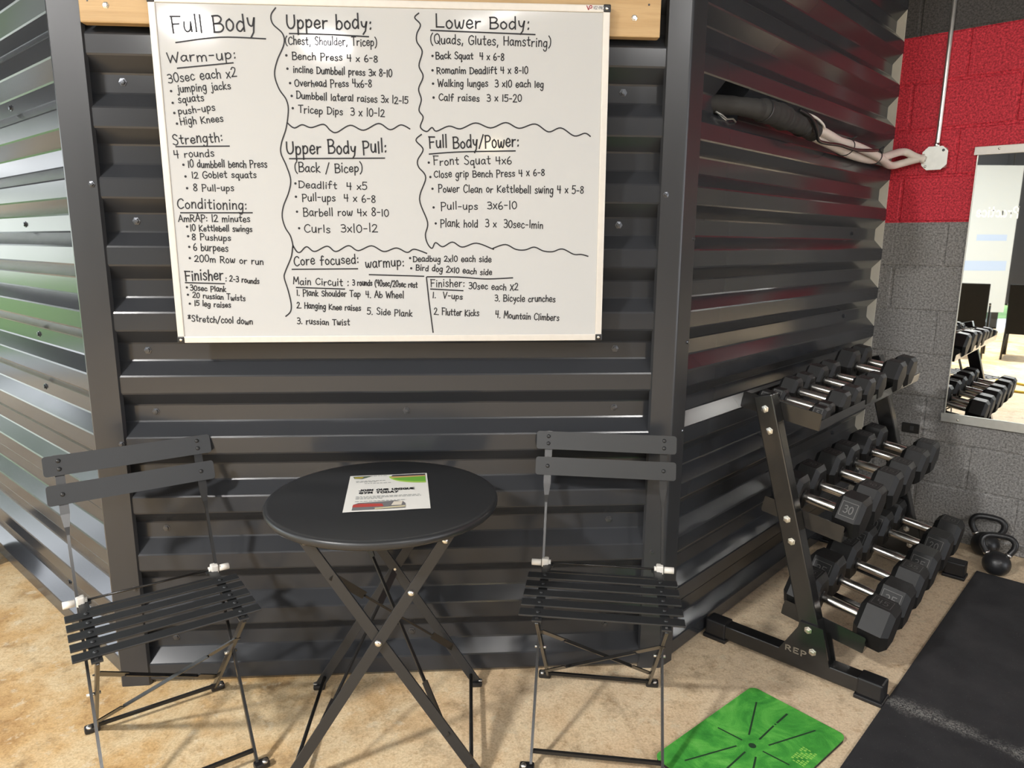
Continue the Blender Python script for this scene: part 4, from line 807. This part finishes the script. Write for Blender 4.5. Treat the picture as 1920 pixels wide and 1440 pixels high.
def hex_head(rr, L, x0, sg):
    """rubber hexagon with its six edges chamfered at both ends, axis along local x from x0 outward"""
    mb = MB(); prof = [(rr*.50, -.001), (rr*.78, 0), (rr, L*.17), (rr, L*.83), (rr*.78, L), (rr*.45, L+.0005)]
    m = Matrix.Translation((x0, 0, 0)) @ Matrix.Rotation(R(90)*sg, 4, 'Y'); mb.lathe(prof, 6, m, smooth=False, ph=R(90))
    return mb
def dumbbell(rr, L, hl, num, facets, s, t, z, label, grp):
    """facets: angle (deg from local +y, turning upward) of the side that bears the number"""
    ap = rr*.866
    org = Matrix.Translation(RK_O) @ Matrix.Rotation(RK_A, 4, 'Z') @ W2(s, t, z)
    root = thing('dumbbell', label, 'dumbbell', org, (0, TILT, RK_A-R(90)), grp)
    h = MB(); hr = .0155 if rr > .06 else .0140
    h.lathe([(hr*.92, -hl-.002), (hr, -hl+.004), (hr*1.04, -hl*.4), (hr*1.06, 0), (hr*1.04, hl*.4), (hr, hl-.004), (hr*.92, hl+.002)], 20, Matrix.Translation((0, 0, ap)) @ Matrix.Rotation(R(90), 4, 'Y')); h.build('handle', M['chrome'], root)
    for sg in (-1, 1):
        hb_ = MB(); hd0 = hex_head(rr, L, 0, sg); off = Matrix.Translation((sg*hl, 0, ap))
        for i, p in enumerate(hd0.V): hd0.V[i] = tuple(off @ Vector(p))
        head_o = hd0.build('head', M['rubber'], root)
        col = MB(); col.cyl((sg*(hl-.006), 0, ap), (sg*(hl+.001), 0, ap), hr*1.35, 20); col.build('collar', M['rubber'], head_o)
        pm = MB(); side = min(rr*.40, L*.27)
        for ang in facets:
            a = R(ang); nrm = Vector((0, math.cos(a), math.sin(a))); e1 = Vector((1, 0, 0)); e2 = nrm.cross(e1)
            cc = Vector((sg*(hl+L*.5), 0, ap))+nrm*(ap+.0006)
            # the figures stand with their foot toward the near end of the rack
            fn = lambda u, v, cc=cc, e1=e1, e2=e2: cc+e1*u+e2*v*(1 if e2.y < 0 or True else -1)
            q = side; box_ = [[(-q, -q), (q, -q)], [(q, -q), (q, q)], [(q, q), (-q, q)], [(-q, q), (-q, -q)]]
            ribbon(pm, box_, .0018, fn); n = len(num); wd = side*(.5 if n == 1 else 1.15)
            ribbon(pm, text_strokes(num, -wd/2, -side*.5, wd/2, -side*.5, side*1.0, 4, 2.0), .0030 if rr > .06 else .0020, fn)
        pm.build('weight_mark', M['rubber_mark'], head_o)
    return root
def tray_floor(k, s):
    ps, pz, sc, hl = TIERS[k]; return pz-(s-ps)*math.tan(TILT)-.0515/math.cos(TILT)
N_ = ['nearest', 'second from', 'third from', 'fourth from', 'fifth from', 'sixth from', 'seventh from', 'farthest from']
def fill(k, ts, rs, ls, nums, fac, desc):
    ps, pz, sc, hl = TIERS[k]; n = len(ts)
    for i, (t, rr, L, nu, fc) in enumerate(zip(ts, rs, ls, nums, fac)):
        nm = N_[i] if i < n-1 else 'farthest from'
        dumbbell(rr, L, hl+(.010 if k == 'top' and i == 0 else 0), nu, fc, sc, t, tray_floor(k, sc), desc % nm, {'top': 'dumbbells on the top tier', 'mid': 'dumbbells on the middle tier', 'low': 'dumbbells on the lowest tier'}[k])
fill('top', [.113, .186, .289, .404, .529, .660, .878, 1.030], [.036, .036, .050, .050, .058, .058, .070, .070], [.050, .050, .060, .060, .064, .064, .072, .072], ['5', '5', '8', '8', '10', '10', '12', '12'],
     [(150,), (150,)]+[(90,)]*6, 'black hex dumbbell on the top tier of the rack, %s the whiteboard')
fill('mid', [.146, .298, .501, .659, .866, 1.024], [.075]*6, [.086]*6, ['30', '30', '15', '15', '15', '15'], [(150,), (90,), (90,), (90,), (90,), (90,)], 'black hex dumbbell on the middle tier of the rack, %s the whiteboard')
fill('low', [.146, .318, .498, .684, .900, 1.088], [.084]*6, [.104, .104, .102, .100, .098, .098], ['45', '35', '35', '35', '20', '20'], [(90,), (150,), (90,), (150,), (150,), (90,)], 'large black hex dumbbell on the lowest tier of the rack, %s the whiteboard')

# ------------------------------------------------------------------ kettlebells
def kettlebell(loc, rz, tilt, r, label, lean=0):
    root = thing('kettlebell', label, 'kettlebell', loc, (tilt, lean, rz), 'kettlebells by the block wall')
    b = MB(); b.sphere((0, 0, r*.90), r, 32, 20, flat=-r*.86); b.build('bell', M['cast'], root)
    hw, hh, hr = r*1.0, r*1.95, r*.235; zc = r*.90
    half = [(-.60, .60), (-.86, 1.0), (-1.08, 1.42), (-1.06, 1.86), (-.78, 2.16), (-.36, 2.25)]
    pts = [(hw*a, 0, zc+r*b) for a, b in half]+[(0, 0, zc+r*2.26)]+[(-hw*a, 0, zc+r*b) for a, b in half[::-1]]
    h = MB(); h.tube(_spline([Vector(p) for p in pts], 5), hr, 16); h.build('handle', M['cast'], root)
    for sx in (-1, 1):
        k = MB(); a = Vector((sx*hw*.73, 0, zc+r*.80)); d = Vector((sx*.55, 0, .85)).normalized(); k.cyl(a-d*r*.09, a+d*r*.10, hr*1.12, 18); k.build('handle_band', M['steel_band'], root)
kettlebell((3.060, .572, 0), R(-32), R(-12), .053, 'black kettlebell with steel handle bands standing at the corner of the rubber mat', R(0))
kettlebell((3.150, .760, 0), R(-40), R(-8), .056, 'black kettlebell standing behind another one, closest to the block wall')
kettlebell((3.345, .625, 0), R(-40), 0, .060, 'black kettlebell cut off by the right edge of the photo')

# ------------------------------------------------------------------ golf strike mat and rubber floor mats
def golf_mat():
    e1 = Vector((.589, -.808)); c = Vector((1.595, -.405))
    rz = math.atan2(-.808, .589); root = thing('golf_mat', 'bright green golf swing mat with dark radiating lines, lying on the concrete', 'golf mat', (c.x, c.y, 0), (0, 0, rz))
    hx, hy, rr = .148, .242, .022
    def outline(hx, hy, rr):
        pts = []
        for cx, cy, a0 in ((hx-rr, hy-rr, 0), (-hx+rr, hy-rr, 90), (-hx+rr, -hy+rr, 180), (hx-rr, -hy+rr, 270)):
            for j in range(7): a = R(a0+j*15); pts.append((cx+rr*math.cos(a), cy+rr*math.sin(a)))
        return pts
    b = MB(); b.prism(outline(hx, hy, rr), .0005, .010); b.build('foam_backing', M['turf_edge'], root)
    t = MB(); t.prism(outline(hx+.001, hy+.001, rr), .0102, .0135); t.build('turf', M['turf'], root)
    inv = lambda x, y: (x*e1.x+y*e1.y, x*-e1.y+y*e1.x)
    ln = MB(); fn = lambda u, v: (u, v, .0139)
    def seg(a, b, w=.005): ribbon(ln, [[inv(*a), inv(*b)]], w, fn)
    seg((.088, .183), (.009, .045)); seg((.093, .075), (.031, .024)); seg((.156, .124), (.111, .089), .006); seg((.204, .049), (.048, -.001)); seg((-.068, .077), (-.021, .025)); seg((-.203, -.045), (-.046, .001))
    seg((-.156, -.124), (-.031, -.024)); seg((-.088, -.183), (-.009, -.045)); seg((.068, -.077), (.021, -.025))
    cc = [ln.v(fn(.0105*math.cos(R(k*20)), .0105*math.sin(R(k*20)))) for k in range(18)]; ln.f(cc)
    p0 = inv(.102, .082); cc = [ln.v(fn(p0[0]+.003*math.cos(R(k*45)), p0[1]+.003*math.sin(R(k*45)))) for k in range(8)]; ln.f(cc)
    ln.build('strike_lines', M['turf_mark'], root)
    lg = MB()
    for i in range(9):
        for j in range(5):
            if (i*7+j*3) % 5: lg.box((.095+j*.0085, .055+i*.0085-.02, .01375), (.0062, .0035+(i % 2)*.002, .0004))
    lg.build('print', M['turf_logo'], root)
golf_mat()
def floor_mat(cx0, cy0, lx, ly, label):
    """corner on the joint, lx along the rack, ly toward the viewer"""
    a = R(42.4); ex = Vector((math.cos(a), math.sin(a))); ey = Vector((ex.y, -ex.x))
    root = thing('rubber_floor_mat', label, 'rubber mat', (cx0, cy0, 0), (0, 0, a))
    b = MB(); s = 1 if lx > 0 else -1
    b.box((lx/2+s*.0008, -ly/2, .005), (abs(lx)-.0016, ly, .0096), bev=.0015); b.build('mat', M['mat'], root)
floor_mat(2.091, -.228, 1.222, 1.83, 'black speckled rubber floor mat beyond the dusty joint, reaching the kettlebells')
floor_mat(2.091, -.228, -1.222, 1.83, 'black speckled rubber floor mat before the dusty joint, beside the green mat')

# ------------------------------------------------------------------ mirror, junction box, conduit, pipes, outlet on the block wall (local -y faces the room)
def on_wall(name, label, cat, t, z, group=None):
    o = frame(D_ORG, D_ANG) @ Vector((t, 0, z)); return thing(name, label, cat, o, (0, 0, D_ANG), group)
def mirror():
    root = on_wall('wall_mirror', 'tall frameless gym mirror in metal channels on the block wall', 'mirror', .348, 1.19)
    W = 1.22; g = MB(); g.box((W/2, -.006, 0), (W, .006, 1.17)); gl = g.build('glass', M['mirror'], root)
    t = MB(); t.box((W/2-.006, -.008, .588), (W+.02, .018, .034), bev=.002); t.box((W/2-.006, -.0175, .577), (W+.02, .002, .012)); t.build('top_channel', M['alu'], root)
    b = MB(); b.box((W/2-.004, -.008, -.600), (W+.02, .020, .040), bev=.002); b.box((W/2-.004, -.019, -.590), (W+.02, .003, .020)); b.build('bottom_channel', M['galv'], root)
    e = MB(); e.box((-.002, -.007, 0), (.004, .010, 1.17)); e.build('edge_strip', M['galv'], root)
    for n, x, z, y in (('channel_screw', .075, .592, -.0172), ('channel_screw', .055, -.604, -.0182)):
        s = MB(); s.lathe([(.005, 0), (.004, .002), (.001, .0025)], 10, Matrix.Translation((x, y, z)) @ Matrix.Rotation(R(90), 4, 'X')); s.build(n, M['zinc'], root)
mirror()
def junction():
    root = on_wall('junction_box', 'galvanised electrical box with chamfered cover on the red block wall', 'junction box', .186, 1.757)
    b = MB(); b.box((0, -.019, 0), (.088, .038, .088), bev=.008); b.build('box', M['galv'], root)
    h, c = .0505, .022; pl = [(h-c, h), (-h+c, h), (-h, h-c), (-h, -h+c), (-h+c, -h), (h-c, -h), (h, -h+c), (h, h-c)]
    cv = MB(); cv.prism(pl, .038, .0405, Matrix.Rotation(R(90), 4, 'X')); co = cv.build('cover', M['galv'], root)
    for x, z in ((.032, .032), (-.034, -.034)):
        s = MB(); s.lathe([(.006, 0), (.005, .0025), (.002, .003)], 10, Matrix.Translation((x, -.0405, z)) @ Matrix.Rotation(R(90), 4, 'X')); s.build('cover_screw', M['screw'] if x > 0 else M['galv'], co)
    r2 = on_wall('conduit', 'thin steel conduit rising from the electrical box up the block wall', 'conduit', .186, 1.803)
    p = MB(); p.tube([(0, -.020, -.003), (0, -.020, .02), (0, -.016, .08), (.0, -.014, .2), (0, -.014, CEIL-1.803)], .0098, 14); p.build('pipe', M['conduit'], r2)
    q = MB(); q.cyl((0, -.020, -.003), (0, -.020, .020), .0125, 8); q.cyl((0, -.034, .012), (0, -.030, .012), .004, 8); q.build('connector', M['zinc'], r2)
    r3 = on_wall('wall_outlet', 'small black electrical outlet low on the grey block wall behind the rack', 'outlet', .212, .512)
    o = MB(); o.box((0, -.004, 0), (.075, .008, .046), bev=.003); o.build('cover_plate', M['outlet'], r3)
    s = MB(); s.box((.006, -.0085, 0), (.016, .003, .022), bev=.001); s.build('socket', M['screw'], r3)
junction()
def line_set():
    OLD = frame(OLD_R, OLD_A); org = OLD @ Vector((.30, -.02, 1.77))
    root = thing('insulated_pipes', 'white insulated pipes in a black foam sleeve running along the ribbed wall', 'pipes', org)
    w = lambda t, off, z: (OLD @ Vector((t, -off, z)))-org
    sp = lambda P3, n=6: _spline([w(*p) for p in P3], n)
    rn = random.Random(5)
    def sleeve(P3, r0, r1, lump):
        pts = sp(P3, 10); n = len(pts); s = MB(); ph = rn.uniform(0, 6)
        rs = [(r0+(r1-r0)*i/(n-1))*(1+lump*math.sin(i*.55+ph)+lump*.7*math.sin(i*1.3+ph*2))*(.82 if i in (0, n-1) else .95 if i in (1, n-2) else 1) for i in range(n)]
        s.tube(pts, rs, 20); s.build('foam_sleeve', M['foam'], root)
    sleeve([(.17, -.085, 1.800), (.24, -.02, 1.795), (.31, .022, 1.790), (.355, .028, 1.788)], .026, .031, .03)
    sleeve([(.325, .024, 1.790), (.40, .036, 1.788), (.46, .038, 1.786), (.50, .036, 1.783)], .035, .038, .04)
    sleeve([(.475, .036, 1.784), (.55, .036, 1.782), (.62, .038, 1.780), (.665, .038, 1.776)], .033, .032, .05)
    sleeve([(.645, .038, 1.778), (.69, .038, 1.775), (.725, .040, 1.771), (.75, .042, 1.767)], .030, .033, .03)
    for t0, z0 in ((.345, 1.789), (.655, 1.777)):
        ring = [w(t0+.004*math.cos(2*PI*k/20), .034+.0345*math.sin(2*PI*k/20), z0+.0345*math.cos(2*PI*k/20)) for k in range(20)]
        b = MB(); b.tube(ring, .0022, 6, closed=True); b.build('zip_tie', M['black_plastic'], root)
    A = [(.74, .052, 1.778), (.861, .054, 1.767), (.99, .050, 1.759), (1.139, .056, 1.757), (1.303, .060, 1.748), (1.483, .058, 1.735), (1.62, .040, 1.728), (1.72, .036, 1.730), (1.765, .060, 1.741), (1.778, .100, 1.752), (1.782, .150, 1.762)]
    B = [(.76, .030, 1.757), (.967, .034, 1.742), (1.145, .028, 1.732), (1.307, .026, 1.729), (1.45, .030, 1.733), (1.57, .050, 1.757), (1.68, .052, 1.778), (1.752, .056, 1.790), (1.772, .075, 1.788), (1.779, .105, 1.770), (1.782, .150, 1.750)]
    for P3 in (A, B):
        t = MB(); t.tube(sp(P3, 8), .0165, 14); t.build('white_pipe', M['pvc'], root)
    c = MB(); c.tube(sp([(.56, .060, 1.815), (.62, .078, 1.796), (.68, .078, 1.760), (.73, .068, 1.735), (.80, .070, 1.732), (.92, .074, 1.737), (1.08, .080, 1.735), (1.25, .082, 1.748), (1.34, .080, 1.757)], 8), .0062, 8); c.build('black_cable', M['black_plastic'], root)
    wc = MB(); wc.tube(sp([(.62, .068, 1.808), (.68, .072, 1.803), (.74, .074, 1.790), (.77, .07, 1.780)]), .0045, 8); wc.build('white_wire', M['white_plastic'], root)
    for t0, z0 in ((1.06, 1.745), (1.40, 1.738)):
        ring = []
        for k in range(20):
            a = 2*PI*k/20; ring.append(w(t0+.012*math.cos(a), .046+.036*math.sin(a), z0+.033*math.cos(a)))
        z = MB(); z.tube(ring, .002, 6, closed=True); z.tube([w(t0+.01, .066, z0+.03), w(t0+.02, .080, z0+.040)], .0035, 6); z.build('zip_tie', M['black_plastic'], root)
line_set()

# ------------------------------------------------------------------ things the mirror shows, and the ball at the left edge
def ball():
    root = thing('medicine_ball', 'black rubber ball on the floor at the foot of the left ribbed wall', 'ball', (-1.29, .880, 0))
    b = MB(); b.sphere((0, 0, .1), .1, 32, 20); b.build('ball', M['rubber'], root)
ball()
def lounge(x, y, rz, label):
    root = thing('sling_chair', label, 'chair', (x, y, 0), (0, 0, rz), 'sling chairs by the glazing')
    s = MB(); s.box((0, 0, .40), (.52, .50, .02), bev=.008); s.build('seat', M['sling'], root)
    b = MB(); b.box((0, 0, 0), (.52, .02, .62), Matrix.Translation((0, .30, .62)) @ Matrix.Rotation(R(-12), 4, 'X'), bev=.008); b.build('backrest', M['sling'], root)
    for sx in (-1, 1):
        for y0, y1 in ((-.22, -.25), (.22, .30)):
            l = MB(); l.tube([(sx*.25, y0, .41), (sx*.26, y1, 0)], .012, 8); l.build('leg', M['rod'], root)
        a = MB(); a.tube(_spline([Vector(p) for p in ((sx*.28, -.25, .0), (sx*.28, -.25, .58), (sx*.28, -.18, .63), (sx*.28, .32, .68))], 4), .012, 8); a.build('armrest', M['rod'], root)
lounge(-2.72, -2.83, R(-55), 'black sling chair seen in the mirror before the white panel')
lounge(-2.35, -3.48, R(-50), 'black sling chair seen in the mirror before the dark column')
def panel():
    root = thing('hanging_banner', 'white hanging banner with pale lettering seen in the mirror', 'banner', (-5.42, -4.42, 0), (0, 0, R(90)))
    b = MB(); b.box((0, 0, 1.46), (1.74, .012, 2.34), bev=.003); b.build('board', M['glass_white'], root)
    for sx in (-1, 1):
        l = MB(); l.cyl((sx*.7, 0, 2.62), (sx*.7, 0, 3.90), .006, 8); l.build('hanging_cord', M['mullion'], root)
    t = MB(); ribbon(t, text_strokes('Practice', -.98, 1.83, -.30, 1.83, .16), .02, lambda u, v: (u+.10, -.0068, v)); t.build('lettering', mat('white_lettering', (.80, .82, .82), .5), root)
    q = MB(); q.box((-.5, -.0066, 1.50), (.5, .0006, .10)); q.box((-.45, -.0066, 1.05), (.7, .0006, .16)); q.build('pale_graphic', mat('pale_blue_print', (.36, .45, .60), .5), root)
panel()
def band():
    root = thing('resistance_band', 'yellow resistance band on the concrete seen in the mirror', 'resistance band', (-.55, -2.05, 0))
    b = MB(); b.tube(_spline([Vector(p) for p in ((-.35, .2, .012), (-.1, .28, .012), (.2, .2, .012), (.34, -.02, .012), (.2, -.18, .012), (-.15, -.12, .012), (-.34, -.02, .012))], 6), .012, 8); b.build('loop', M['band_yellow'], root)
band()
